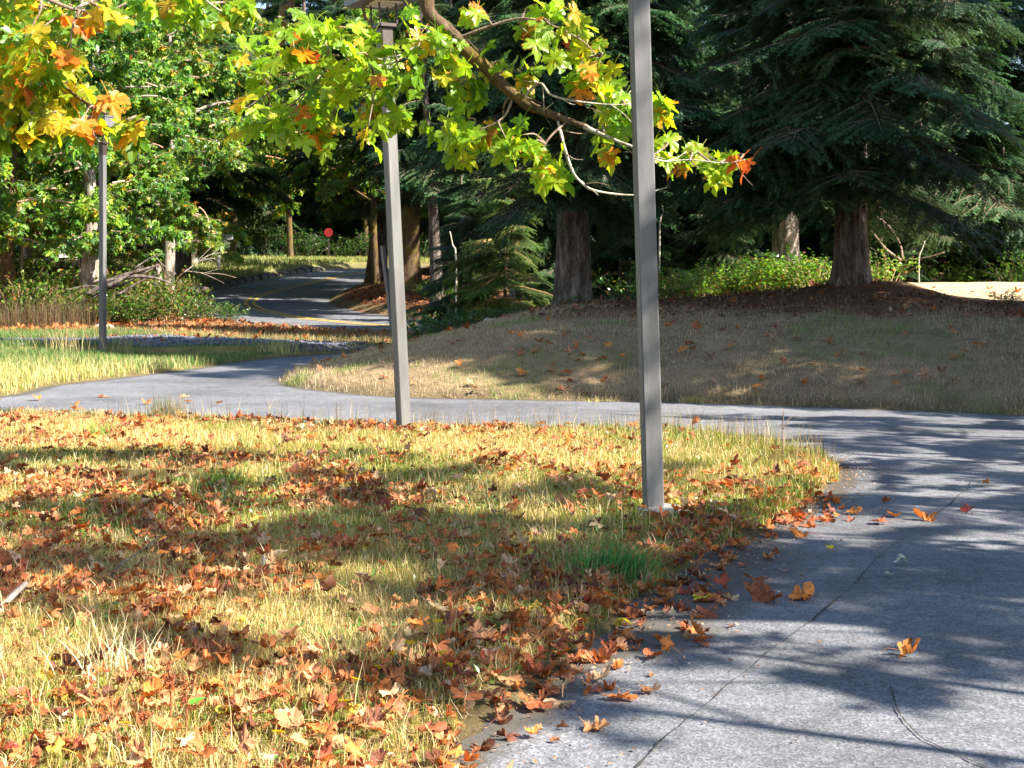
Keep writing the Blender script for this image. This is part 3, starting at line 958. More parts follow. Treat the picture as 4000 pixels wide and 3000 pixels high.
# ------------------------------------------------------------------ the conifers on the rise
conifer(6.2, 26.0, 12, 0.32, 1.9, "big fir with thick grey-brown trunk on the bare mound beside the sunlit ground", reach=4.3, dense=(1.5, 7), step=0.24, per=5, sides=56, ridge=0.13, rings=70, seed=1, tint=(.85, 1.0, 1.1), face=-1.9, flare=.85, gap=(-.5, 1.3, 6), name="fir_tree")
conifer(6.35, 33.0, 12.5, 0.34, 2.3, "fir with pale sunlit trunk rising out of the bright salal", reach=4.4, dense=(3, 9), step=0.3, sides=40, ridge=0.12, rings=50, seed=2, tint=(.85, 1, 1), flare=.7, gap=(-1.6, .8, 8), name="fir_tree", mat=M_GREYBARK)
conifer(1.15, 27.0, 12, 0.34, 2.3, "fir with dark furrowed trunk standing behind the taller lamp post", reach=4.2, dense=(3, 8.5), step=0.26, sides=56, ridge=0.15, rings=70, seed=3, tint=(.8, 1, 1.05), face=-1.2, flare=.7, name="fir_tree")
conifer(10.6, 37.0, 13, 0.42, 2.6, "shaded fir with low sweeping boughs behind the sunlit clearing", reach=5.0, dense=(2, 11), step=0.36, seed=4, tint=(.8, 1, 1), name="fir_tree")
conifer(0.2, 36.0, 13, 0.30, 3.2, "fir with orange-brown sunlit trunk half hidden by young hemlock", reach=4.2, dense=(3, 10), step=0.36, seed=5, tint=(.9, 1, .95), name="fir_tree", sides=24, rings=40)
conifer(3.9, 39.5, 13, 0.36, 3.0, "slim fir in deep shade between the two largest trunks", reach=4.6, dense=(3, 11), step=0.4, seed=6, tint=(.8, 1, 1), name="fir_tree")
conifer(-3.9, 54.0, 13.5, 0.46, 5.0, "mossy gold-lit old trunk on the inner bank of the road bend", reach=5.2, dense=(4, 14), step=0.42, seed=7, tint=(.85, 1, .95), name="mossy_fir_tree", mat=M_MOSSBARK, sides=30, rings=50, ridge=.16)
conifer(-2.6, 50.0, 12, 0.24, 4.2, "dark thin trunk next to the mossy trunk above the road", reach=4.4, dense=(4, 12), step=0.42, seed=8, tint=(.8, 1, 1), name="fir_tree", lean=(-.7, 0))
# young hemlocks that fill the understorey
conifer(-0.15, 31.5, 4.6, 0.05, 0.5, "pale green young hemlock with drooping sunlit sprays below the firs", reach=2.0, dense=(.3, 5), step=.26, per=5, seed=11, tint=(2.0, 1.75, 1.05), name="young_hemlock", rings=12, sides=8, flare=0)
YH = [(2.7, 35.5, 6, 2.3), (4.6, 41, 7, 2.6), (19, 39, 8, 3), (12.5, 36.2, 4.5, 2.2), (8.6, 40, 7, 2.8), (13, 38.5, 7, 2.8), (5.2, 37.5, 6, 2.4), (9.6, 34.2, 3.6, 1.9), (15.5, 41, 8, 3), (-1.4, 39.2, 5, 2.0), (1.4, 45.8, 7, 2.6), (6.0, 46, 8, 3), (11, 46, 8, 3), (17, 46, 9, 3.2)]
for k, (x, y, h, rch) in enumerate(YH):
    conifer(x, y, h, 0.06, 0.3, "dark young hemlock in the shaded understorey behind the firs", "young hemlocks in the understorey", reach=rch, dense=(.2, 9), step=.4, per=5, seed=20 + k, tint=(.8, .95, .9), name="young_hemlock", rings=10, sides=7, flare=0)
# further rows
ROWS = [(-0.5, 60, 13.5), (4.5, 52, 13), (9.5, 50, 14), (15, 48, 16), (21, 46, 18), (13.5, 57, 17), (6.5, 62, 15), (20, 60, 20), (1.5, 72, 17), (11, 74, 26), (22, 74, 26),
        (-4.5, 104, 26), (-10, 107, 26), (-15.5, 106, 26), (-21, 104, 26), (-27, 102, 26), (-1.5, 101, 26), (4, 106, 26), (-33, 98, 26), (-18, 116, 30), (-7, 118, 30), (-29, 114, 30), (-19.5, 95, 22), (-14, 112, 30), (-24, 110, 30), (-2.5, 112, 30), (-13, 128, 34), (-22, 128, 34), (-3, 130, 34), (-33, 126, 34), (-42, 115, 32), (26, 55, 24), (30, 68, 26), (27, 44, 20), (33, 50, 24)]
for k, (x, y, h) in enumerate(ROWS):
    far = y > 85
    conifer(x, y, h, 0.34, 1.0 if far else 2.0, "tall dark conifer in the forest beyond the road bend" if far else "tall dark conifer deep in the forest behind the rise",
            "conifers beyond the road bend" if far else "conifers deep in the forest", reach=6.0 if far else 5.2, dense=(1, 18), step=0.62, step_hi=1.2, per=5, seed=50 + k, tint=(.75, .95, .95), sides=10, rings=12, cone=.6)
for k in range(10):
    conifer(-36 + k * 4.3 + (k % 3) * .8, 138 + (k * 7) % 12, 44, .4, 8, "very tall conifer in the farthest row of the forest", "farthest row of conifers", reach=8.5, dense=(0, 0), step_hi=1.35, per=4, seed=520 + k, tint=(.75, .95, .9), sides=8, rings=10, cone=.45)
conifer(-6.2, 67.0, 15, 0.36, 4.6, "spruce with grey-green boughs hanging over the road bend", reach=6.4, dense=(3.5, 16), step=0.42, seed=80, tint=(.95, 1.05, .95), name="spruce_tree", cone=.5)
conifer(-15.3, 66.0, 20, 0.34, 4.2, "spruce with pale tips reaching over the road's outer verge", reach=6.2, dense=(3.5, 14), step=0.45, seed=81, tint=(1.2, 1.25, 1.0), name="spruce_tree", cone=.5)

# ------------------------------------------------------------------ broadleaf wood on the outer side of the road
BL = [
    (-13.9, 46.0, 12, .26, 2.4, "maple with broad pale sunlit trunk behind the fallen branches", M_GREYBARK, (1, 1, 1)),
    (-15.9, 45.0, 12, .24, 2.6, "maple with dark ivy-rough trunk beside the far lamp post", M_MOSSBARK, (1, 1, 1)),
    (-14.8, 50.5, 13, .30, 3.0, "maple with tall white-patched trunk behind the far lamp post", M_GREYBARK, (1.05, 1, 1)),
    (-17.2, 43.0, 9, .11, 2.0, "thin crooked sapling stem with bright leaves at the wood's edge", M_GREYBARK, (1.3, 1.15, .9)),
    (-12.7, 52.5, 12, .25, 2.6, "maple with mottled straight trunk left of the small white sign", M_GREYBARK, (1.1, 1, 1)),
    (-18.9, 46.0, 12, .22, 2.2, "maple with dark trunk at the wood's outer edge", M_MOSSBARK, (1.1, 1, 1)),
    (-11.4, 59.5 + 6, 12, .2, 3.2, "yellowing maple leaning over the road's outer verge", M_GREYBARK, (1.25, 1.05, .9)),
]
for k, (x, y, h, r0, zl, lab, mt, tn) in enumerate(BL):
    if k == 6:
        x = -15.0; y = 60.0
    broadleaf(x, y, h, r0, zl, lab, radius=3.4, n=60, mat=mt, tint=tuple(1.5 * t_ for t_ in tn), seed=k, hi=11)
BR = [(-20.5, 55), (-17.5, 58), (-24, 51), (-21, 62), (-18, 70), (-25, 66), (-17.5, 78), (-21, 84), (-26, 80), (-22, 47), (-30, 60), (-27, 90)]
for k, (x, y) in enumerate(BR):
    broadleaf(x, y, 15 + (k % 3) * 1.5, .22, 1.6, "leafy green maple deeper in the broadleaf wood", "maples deep in the broadleaf wood", radius=4.4, n=46, seed=30 + k, tint=(1.5 + .2 * (k % 4), 1.4, 1.0), scale=(1.1, 1.7), nlimb=5)
# leafy boughs in front of the road's far bend
broadleaf(-5.6, 58.6, 11, .16, 4.2, "slim maple with low green sprays over the inner bank of the road", radius=3.6, n=44, mat=M_MOSSBARK, tint=(1.1, 1, .9), seed=61, hi=9)

for k, (x, y, h, lab) in enumerate([(-6.3, 62.5, 12, "bright maple whose leaves hang low over the road's inner bend"), (-16.2, 71, 13, "bright maple spreading over the grass verge behind the white sign"), (-14.0, 90.0, 15, "sunlit green maple closing the view along the far road"), (-19.5, 50, 13, "light green maple filling the wood behind the far lamp post"), (-10.2, 99, 17, "green maple before the dark conifers beyond the bend"), (-5.4, 76, 14, "leafy maple behind the spruce inside the road bend"), (-16.5, 84, 14, "yellow-green maple standing on the far grass beyond the verge")]):
    broadleaf(x, y, h, .2, 4.3 if k == 0 else 3.0, lab, radius=4.0, n=60, mat=M_MOSSBARK, tint=(2.0, 1.7, 1.0), seed=140 + k, hi=h, scale=(1.0, 1.5))

# thin bare stems in the wood
for k in range(16):
    rg = np.random.default_rng(700 + k)
    x, y = rg.uniform(-20, -12.6), rg.uniform(44, 54)
    z = float(ground(np.array([x]), np.array([y]))[0])
    h = rg.uniform(3.5, 7)
    q = np.array([(0, 0, -.1), (rg.normal(0, .15), 0, h * .4), (rg.normal(0, .35), rg.normal(0, .2), h)])
    V, F = tube(spline(q, 10), np.linspace(rg.uniform(.03, .07), .012, 10), 6)
    ob("bare_sapling", MB().add(V, F).build("bare_sapling", [M_GREYBARK if k % 2 else M_TWIG], True), None, (x, y, z), label="thin bare stem standing among the maples", cat="sapling", group="bare stems in the broadleaf wood")

# ------------------------------------------------------------------ understorey bushes
# salal below the firs on the rise, sunlight partly put into its raised tint
sal = [(1430, 640, 27.5), (1465, 632, 28), (1505, 628, 28.5), (1540, 622, 29), (1580, 615, 29.3), (1620, 618, 29), (1655, 610, 29.6), (1690, 600, 30), (1725, 595, 30), (1755, 600, 29), (1500, 600, 31.5), (1560, 592, 32), (1610, 585, 32), (1660, 575, 32), (1730, 570, 32), (1760, 565, 32.5), (1905, 590, 28.5), (1450, 610, 30.5)]
for k, (x, y, Y) in enumerate(sal):
    q = P(x, y, Y)
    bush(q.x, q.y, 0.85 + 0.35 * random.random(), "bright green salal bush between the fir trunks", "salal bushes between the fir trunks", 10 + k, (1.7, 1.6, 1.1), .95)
for k in range(44):
    rg = random.Random(900 + k)
    x = rg.uniform(-1.8, 13); y = rg.uniform(33, 37) if k % 2 else rg.uniform(29.8, 33)
    if x > 6.7 and y < 34:
        y += 3.2
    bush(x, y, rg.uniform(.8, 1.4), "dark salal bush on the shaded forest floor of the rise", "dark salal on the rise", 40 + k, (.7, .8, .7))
# at the dark trunk and on the ridge
for k, (x, y, Y) in enumerate([(1000, 665, 29), (1030, 655, 29), (960, 680, 29.5), (1075, 650, 28.6), (1110, 645, 28.6), (985, 672, 29.6), (1330, 640, 28.5), (1370, 650, 28)]):
    q = P(x, y, Y)
    bush(q.x, q.y, .6 + .25 * (k % 3) / 2, "low dark green bush on the leafy crest of the rise", "low bushes on the crest", 100 + k, (.7, .85, .7), .6)
# dark bramble thicket beside the road
for k, (x, y, Y, s) in enumerate([(300, 665, 44, 1.7), (340, 670, 44.5, 1.6), (385, 672, 45, 1.6), (425, 676, 45.5, 1.4), (452, 684, 46, 1.1), (260, 668, 43.5, 1.6), (215, 672, 43, 1.5), (165, 674, 42.5, 1.4), (120, 672, 42.5, 1.4), (75, 676, 42, 1.3), (30, 676, 42, 1.4), (-10, 676, 42, 1.4), (320, 640, 46, 1.7), (400, 650, 47, 1.5), (360, 620, 48, 1.6), (230, 640, 46, 1.6), (150, 640, 46, 1.6), (60, 640, 46, 1.6)]):
    q = P(x, y, Y)
    bush(q.x + random.uniform(-.5, .5), q.y + random.uniform(-1, 1), s * random.uniform(.65, 1.25), "dark bramble clump in the thicket by the road", "bramble thicket by the road", 120 + k, (.6 + .5 * random.random(), .75, .6), random.uniform(.8, 1.5), name="bramble_bush")
for k in range(46):
    rg = random.Random(1300 + k)
    x = rg.uniform(-22, -12.4); y = rg.uniform(47.5, 58)
    if dist_poly(np.array([x]), np.array([y]), ROAD_C, False)[0] < ROAD_W + 1.6:
        x -= 2.5
    bush(x, y, rg.uniform(1.4, 2.6), "brownish bush between the maple trunks of the wood", "undergrowth between the maple trunks", 400 + k, (1.1, .8, .7) if k % 3 else (1.2, 1.1, .8), 1.1, name="undergrowth_bush")
# far undergrowth under the dark conifers
for k in range(36):
    rg = random.Random(1500 + k)
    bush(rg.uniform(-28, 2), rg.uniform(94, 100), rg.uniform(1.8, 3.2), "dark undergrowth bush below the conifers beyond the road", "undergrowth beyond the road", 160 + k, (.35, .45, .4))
for k in range(14):
    rg = random.Random(1700 + k)
    bush(rg.uniform(-4.5, 0.5), rg.uniform(47.5, 56), rg.uniform(.6, 1.2), "small dark bush on the inner bank of the road bend", "bushes on the inner bank", 200 + k, (.6, .7, .55))

# ------------------------------------------------------------------ trees standing out of view on the sunny side; their shade falls across lawn and drive
OFF = [  # x, y, height, lowest boughs, reach
    (9.8, 4.0, 10.0, 5.0, 1.5), (12.8, 3.0, 13.0, 7.0, 1.7), (7.6, 5.8, 8.0, 2.8, 1.3),
    (8.8, 7.7, 7.2, 1.4, 1.5), (9.2, 9.5, 6.6, 1.2, 1.5), (9.5, 11.4, 7.4, 1.4, 1.6), (9.9, 13.4, 7.8, 1.5, 1.6), (10.3, 15.4, 9.0, 2.0, 1.9),
    (11.6, 17.4, 16.0, 2.0, 3.6), (10.9, 20.2, 15.0, 2.0, 3.0), (13.8, 18.6, 17.0, 2.0, 3.8), (12.4, 22.6, 10.0, 2.0, 3.0), (16.5, 15.8, 15, 3, 3.6), (17, 20.5, 13, 2.5, 3.8),
]
for k, (x, y, h, zl, rc) in enumerate(OFF):
    conifer(x, y, h, 0.18, zl, "conifer beside the drive whose shade streaks the asphalt", "conifers along the drive's outer edge", reach=rc, dense=(zl, h), step=.5, per=4, seed=300 + k, tint=(.9, 1, .95), sides=10, rings=14, cone=.5)
broadleaf(9.0, 4.0, 11, .22, 6.0, "maple beside the drive shading the near lawn", "shade maples along the drive", radius=2.3, n=74, seed=90, scale=(.4, .65))
broadleaf(9.8, 5.0, 12.0, .2, 6.5, "second maple beside the drive shading the lawn", "shade maples along the drive", radius=2.0, n=56, seed=91, scale=(.4, .65))

for k, (x, y) in enumerate([(6.5, 4.3), (7.5, 6.5), (8.4, 8.8), (8.8, 10.8), (9.2, 12.8)]):  # small unseen maples, added to dapple the drive with shade
    broadleaf(x, y, 4.6 + .3 * k, .05, 1.6, "young maple added out of view to dapple the asphalt", "added maples that dapple the drive", radius=1.0, n=9, seed=96 + k, scale=(.3, .5), nlimb=4, hi=4.6)
for k in range(13):     # unseen leafless alders, added so their stems draw the long thin streaks across the drive
    rg = np.random.default_rng(1900 + k)
    y = 1.8 + k * 1.02 + rg.uniform(-.3, .3)
    x = float(np.interp(y, [-1, 3, 5.6, 8, 11, 14.5], [3.2, 4.6, 5.8, 7.2, 8.2, 8.0])) + rg.uniform(.5, 2.2)
    z = float(ground(np.array([x]), np.array([y]))[0]); h = rg.uniform(4.5, 7.5)
    root = ob("streak_alder", None, loc=(x, y, z), label="leafless alder stem added out of view to streak the drive", cat="tree", group="added alders that streak the drive")
    q = np.array([(0, 0, -.1), (rg.normal(0, .12), rg.normal(0, .12), h * .5), (rg.normal(0, .3), rg.normal(0, .3), h)])
    c = spline(q, 14); r0 = rg.uniform(.045, .09)
    V, F = tube(c, np.linspace(r0, .012, 14), 8)
    ob("trunk", MB().add(V, F).build("trunk", [M_GREYBARK], True), root)
    for j_ in range(7):
        p0 = c[rg.integers(3, 12)]; a_ = rg.uniform(0, 6.283); ln_ = rg.uniform(.5, 1.3)
        e_ = p0 + np.array((math.cos(a_) * ln_, math.sin(a_) * ln_, ln_ * rg.uniform(.3, 1)))
        V, F = tube(spline([p0, p0 * .5 + e_ * .5 + (0, 0, -.08), e_], 7), np.linspace(.02, .006, 7), 5)
        ob("limb", MB().add(V, F).build("limb", [M_GREYBARK], True), root)

# ------------------------------------------------------------------ lamp posts
def lamp(base, top, width, rot, label, cover=None, footing=False, hood_w=0.6):
    """post from base to top (world points), lantern hood on four rods above it"""
    root = ob("lamp_post", None, loc=base, label=label, cat="lamp post", group="lamp posts along the drive")
    ax = Vector(top) - Vector(base)
    L = ax.length
    q = ax.to_track_quat('Z', 'Y')
    rm = np.array((q.to_matrix() @ Matrix.Rotation(rot, 3, 'Z')))
    h = width / 2; bv = width * 0.07
    ring = np.array([(h - bv, -h), (h, -h + bv), (h, h - bv), (h - bv, h), (-h + bv, h), (-h, h - bv), (-h, -h + bv), (-h + bv, -h)])

    def prism(rg_, z0, z1, rg2=None):
        rg2 = rg_ if rg2 is None else rg2
        n = len(rg_)
        V = np.concatenate([np.c_[rg_, np.full(n, z0)], np.c_[rg2, np.full(n, z1)]])
        V = np.concatenate([V, [(0, 0, z0), (0, 0, z1)]])
        i = np.arange(n); j = (i + 1) % n
        return V @ rm.T, [np.stack([i, j, n + j, n + i], -1), np.concatenate([np.stack([np.full(n, 2 * n), j, i], -1), np.stack([np.full(n, 2 * n + 1), n + i, n + j], -1)])]

    ob("post", MB().add(*prism(ring, -0.15, L)).build("post", [M_POST]), root)
    ob("collar", MB().add(*prism(ring * 1.12, L - 0.22, L + 0.01)).build("collar", [M_COLLAR]), root)
    ob("cap_plate", MB().add(*prism(ring * 1.7, L + 0.012, L + 0.045)).build("cap_plate", [M_COLLAR]), root)
    hw = hood_w / 2
    for sx in (-1, 1):
        for sy in (-1, 1):
            c = np.array([(sx * hw * .32, sy * hw * .32, L + .04), (sx * hw * .32, sy * hw * .32, L + .32)]) @ rm.T
            ob("rod", MB().add(*tube(c, .011, 6)).build("rod", [M_COLLAR]), root)
    sq = np.array([(1, -1), (1, 1), (-1, 1), (-1, -1)]) * hw
    hood = ob("hood", MB().add(*prism(sq, L + .262, L + .56, sq * .97)).build("hood", [M_HOOD]), root)
    ob("hood_rim", MB().add(*prism(sq * 1.03, L + .55, L + .585)).build("hood_rim", [M_HOOD]), hood)
    ob("diffuser", MB().add(*prism(sq * .5, L + .25, L + .2615)).build("diffuser", [M_LENS]), root)
    if cover:
        cz, side = cover
        n_ = np.array(side, float)
        mb = MB(); mb.box((n_[0] * (h + .011), n_[1] * (h + .011), cz), (.022 if n_[0] else .085, .022 if n_[1] else .085, .24))
        mb.V[0] = mb.V[0] @ rm.T
        ob("access_cover", mb.build("access_cover", [M_COLLAR]), root)
    if footing:
        V, F = tube(np.array([(0.04, -.02, -.2), (0.04, -.02, .045), (0.04, -.02, .06)]), [.15, .15, .135], 28)
        ob("footing", MB().add(V, F).build("footing", [M_CONCRETE]), root)
    return root


def on_ground(x, y, dz=0.0):
    X, Y = gpx([(x, y)])[0]
    return Vector((X, Y, float(ground(np.array([X]), np.array([Y]))[0]) + dz))


b1 = on_ground(1412, 1126); d = P(1380, 0, b1.y) - b1
lamp(b1, b1 + d * (4.35 / d.z), 0.122, R(8), "nearest grey square lamp post with dappled shade rising from a round footing", (0.3, (-1, 0)), True)
b2 = on_ground(873, 942); d = P(838, 215, b2.y) - b2
lamp(b2, b2 + d * (4.13 / d.z), 0.118, R(32), "leaning grey lamp post at the lawn's far edge beside the drive", (0.3, (-1, 0)))
b3 = on_ground(222, 770); d = P(222, 320, b3.y) - b3
lamp(b3, b3 + d * (4.39 / d.z), 0.118, R(-22), "far lamp post with square hood half covered by maple leaves", None, False, .52)

# leaning old post by the road
q0 = P(851, 722, 38.5); q1 = P(826, 531, 38.5)
gz0 = float(ground(np.array([q0.x]), np.array([q0.y]))[0])
V, F = tube(np.array([(q0.x, q0.y, gz0 - .2), tuple(q0 * .5 + q1 * .5), tuple(q1)]) - np.array((q0.x, q0.y, gz0)), [.075, .072, .07], 4)
ob("leaning_post", MB().add(V, F).build("leaning_post", [M_OLDWOOD]), None, (q0.x, q0.y, gz0), label="old grey wooden post leaning beside the road behind the lamp post", cat="post")

# small white sign and red sign far off
q = P(473, 580, 74); gz0 = float(ground(np.array([q.x]), np.array([q.y]))[0])
sg = ob("road_sign", None, loc=(q.x, q.y, gz0), label="small white sign board on a thin pale post at the verge", cat="sign")
ob("post", MB().box((0, 0, .9), (.10, .10, 2.2)).build("post", [M_WHITE]), sg)
ob("board", MB().box((.38, -.08, 1.75), (.72, .03, .26)).build("board", [M_WHITE]), sg)
q = P(710, 570, 93); gz0 = float(ground(np.array([q.x]), np.array([q.y]))[0])
sg = ob("red_sign", None, loc=(q.x, q.y, gz0), label="red octagonal road sign on a dark post beyond the bend", cat="sign")
ob("post", MB().box((0, 0, .9), (.10, .10, 2.0)).build("post", [M_COLLAR]), sg)
a8 = (np.arange(8) + .5) / 8 * 2 * math.pi
V = np.concatenate([np.c_[np.cos(a8) * .3, np.full(8, -.12), np.sin(a8) * .3 + 1.75], np.c_[np.cos(a8) * .3, np.full(8, -.09), np.sin(a8) * .3 + 1.75], [(0, -.12, 1.75), (0, -.09, 1.75)]])
i = np.arange(8); j = (i + 1) % 8
ob("plate", MB().add(V, [np.stack([i, j, 8 + j, 8 + i], -1), np.concatenate([np.stack([np.full(8, 16), i, j], -1), np.stack([np.full(8, 17), 8 + j, 8 + i], -1)])]).build("plate", [M_RED]), sg)

# ------------------------------------------------------------------ the two bigleaf maples hanging into the picture
def branch(parent, pts, rad, mat, name="branch", n=26, sides=8, wob=.2, seed=0):
    c = spline(np.array(pts), n)
    r = np.interp(np.linspace(0, 1, n), np.linspace(0, 1, len(rad)), rad)
    V, F = tube(c, r, sides, True, wob, seed)
    o = ob(name, MB().add(V, F).build(name, [mat], True), parent)
    return o, c


LIVECOL_C = [(0.17, 0.30, 0.018, 5), (0.23, 0.35, 0.02, 5), (0.11, 0.23, 0.018, 2), (0.34, 0.36, 0.025, 1.6), (0.42, 0.26, 0.03, .7), (0.40, 0.15, 0.02, .4), (0.25, 0.03, 0.02, .06)]
LIVECOL_L = [(0.24, 0.30, 0.02, 4), (0.12, 0.24, 0.02, 3), (0.45, 0.36, 0.03, 3), (0.52, 0.27, 0.03, 2.0), (0.45, 0.13, 0.02, .7), (0.09, 0.2, 0.025, 2.2), (0.3, 0.04, 0.02, .1)]


def hang_leaves(root, rootloc, clusters, Y, table, budget, seed, size=(0.15, 0.25), twig_from=None):
    """clusters: (px, py, r_px, n). every leaf its own part; short petioled twigs carry them"""
    rg = np.random.default_rng(seed)
    allv = []
    for (cx_, cy_, rp, n) in clusters:
        yc = Y + rg.uniform(-.35, .5)
        c = np.array(P(cx_, cy_, yc)); rad = rp * yc / F_PX
        if twig_from is not None:
            k = np.argmin(np.linalg.norm(twig_from - c - np.array((0, 0, rad * .8)), axis=1))
            s = twig_from[k]
            if np.linalg.norm(s - c) < 1.6:
                mid = s * .5 + c * .5 + np.array((rg.normal(0, .05), rg.normal(0, .05), .06))
                branch(root, [s - rootloc, mid - rootloc, c + np.array((0, 0, rad * .3)) - rootloc], [.011, .008, .004], M_TWIG, "twig", 8, 5, 0, k)
        for i in range(int(round(n * 1.6))):
            p = c + rg.normal(0, 1, 3) * np.array((rad * .66, rad * .5, rad * .52))
            az = rg.uniform(0, 6.283) if rg.random() < .45 else rg.normal(math.pi, .9)
            allv.append((p - rootloc, -rg.uniform(0.35, 1.35), rg.normal(0, .45), az, float(rg.uniform(*size)), pick_cols(1, table, rg)[0]))
    pick = set(rg.permutation(len(allv))[:budget].tolist())
    rest = []
    for i, (p, tilt, roll, az, sz, col) in enumerate(allv):
        if i in pick:
            o = ob("leaf", LIVE[rg.integers(0, len(LIVE))], root, tuple(p), (tilt, roll, az), sz)
            o.color = (*col, 1)
        else:
            rest.append((p, Euler((tilt, roll, az)).to_matrix(), sz, col))
    if rest:
        V, F, C, ve = merge(LIVE_T, rg.integers(0, len(LIVE_T), len(rest)), np.array([np.array(r_[1]) for r_ in rest]), np.array([r_[0] for r_ in rest]), np.array([r_[2] for r_ in rest]), np.array([r_[3] for r_ in rest]))
        o = ob("leaves", mesh_np("leaves", V, F, [M_LEAF], C, smooth_shade=True, extra={"Vein": ve}), root); o["kind"] = "stuff"


gz0 = float(ground(np.array([-6.6]), np.array([11.6]))[0])
mloc = np.array((-6.6, 11.6, gz0))
maple1 = ob("bigleaf_maple", None, loc=tuple(mloc), label="bigleaf maple whose mossy limb and yellow-green leaves hang over the lawn", cat="tree")
ob("trunk", trunk_mesh("trunk", np.array([(0, 0, -.2), (.1, 0, 2.5), (.2, .1, 5), (.1, .2, 9)]), [.42, .36, .28, .08], 36, M_MOSSBARK, .08, 44, .7), maple1)
W = lambda x, y, Y: np.array(P(x, y, Y)) - mloc
_, c_main = branch(maple1, [(.2, 0, 4.6), (1.6, -.1, 6.3), (3.6, -.2, 6.2), (5.0, -.3, 4.9), W(890, -60, 11.2), W(930, 30, 11.2), W(985, 85, 11.2), W(1040, 140, 11.15), W(1090, 185, 11.1), W(1140, 225, 11.05), W(1200, 250, 11), W(1270, 275, 10.95)],
                   [.17, .15, .12, .09, .062, .058, .053, .05, .047, .04, .03, .02], M_MOSSBARK, "limb", 70, 12, .35, 4)
_, c_b = branch(maple1, [W(1262, 272, 10.95), W(1330, 303, 10.9), W(1372, 320, 10.8), W(1430, 348, 10.8), W(1490, 345, 10.8), W(1560, 352, 10.8), W(1610, 345, 10.8)], [.02, .012, .009, .007, .005, .004, .002], M_PALETWIG, "branch", 40, 8, .5, 5)
_, c_c = branch(maple1, [W(1205, 262, 10.99), W(1220, 320, 10.95), W(1238, 372, 10.95), W(1268, 404, 10.9), W(1310, 417, 10.9), W(1378, 421, 10.9), W(1440, 405, 10.9)], [.011, .0105, .01, .0095, .0085, .007, .003], M_PALETWIG, "branch", 40, 8, .5, 6)
_, c_d = branch(maple1, [W(1128, 215, 11.05), W(1165, 180, 11), W(1190, 205, 10.95), W(1240, 218, 10.9), W(1330, 226, 10.9), W(1395, 220, 10.9)], [.014, .010, .008, .007, .005, .003], M_PALETWIG, "branch", 36, 8, .5, 7)
_, c_e = branch(maple1, [(3.9, -.2, 6.0), W(760, -70, 11.4), W(785, 20, 11.4), W(795, 80, 11.4), W(803, 130, 11.4), W(806, 175, 11.4), W(796, 225, 11.4), W(778, 262, 11.4)], [.06, .03, .018, .016, .014, .011, .008, .004], M_MOSSBARK, "branch", 36, 8, .4, 8)
_, c_f = branch(maple1, [W(945, 50, 11.2), W(905, 90, 11.1), W(850, 135, 11.0), W(770, 145, 11.0), W(700, 150, 11.0)], [.014, .009, .008, .006, .004], M_PALETWIG, "branch", 20, 7, .2, 9)
_, c_g = branch(maple1, [(3.2, -.2, 6.3), W(600, -60, 11.5), W(608, 20, 11.5), W(612, 80, 11.5), W(596, 130, 11.5), W(578, 180, 11.5), W(582, 225, 11.5)], [.05, .028, .02, .018, .014, .01, .005], M_MOSSBARK, "branch", 30, 8, .45, 10)
_, c_h = branch(maple1, [W(985, 85, 11.2), W(1050, 60, 11.1), W(1120, 40, 11.0), W(1180, 50, 10.9), W(1260, 90, 10.9), W(1310, 150, 10.9)], [.014, .012, .009, .008, .006, .003], M_TWIG, "branch", 22, 7, .2, 11)
_, c_i = branch(maple1, [W(1110, 205, 11.1), W(1090, 250, 11.0), W(1050, 275, 11.0), W(990, 290, 11.0)], [.012, .009, .007, .004], M_TWIG, "branch", 16, 7, .2, 12)
_, c_j = branch(maple1, [W(1225, 262, 11), W(1185, 300, 10.9), W(1165, 340, 10.9)], [.01, .008, .004], M_TWIG, "branch", 12, 7, .2, 13)
rgt = np.random.default_rng(99)
for cc in (c_b, c_c, c_d, c_f, c_main[30:]):
    for q_ in range(6):
        k_ = int(rgt.integers(2, len(cc) - 2)); d_ = cc[min(k_ + 2, len(cc) - 1)] - cc[k_]; d_ = d_ / (np.linalg.norm(d_) + 1e-6)
        e_ = d_ * rgt.uniform(.4, 1) + rgt.normal(0, .6, 3); ln_ = rgt.uniform(.08, .28)
        branch(maple1, [cc[k_], cc[k_] + e_ * ln_ * .5 + rgt.normal(0, .015, 3), cc[k_] + e_ * ln_], [.005, .004, .002], M_PALETWIG if q_ % 2 else M_TWIG, "twig", 7, 5, 0, q_)
allc = np.concatenate([c_main[22:], c_b, c_c[:8], c_d, c_e[10:], c_f, c_g[8:], c_h, c_i, c_j]) + mloc
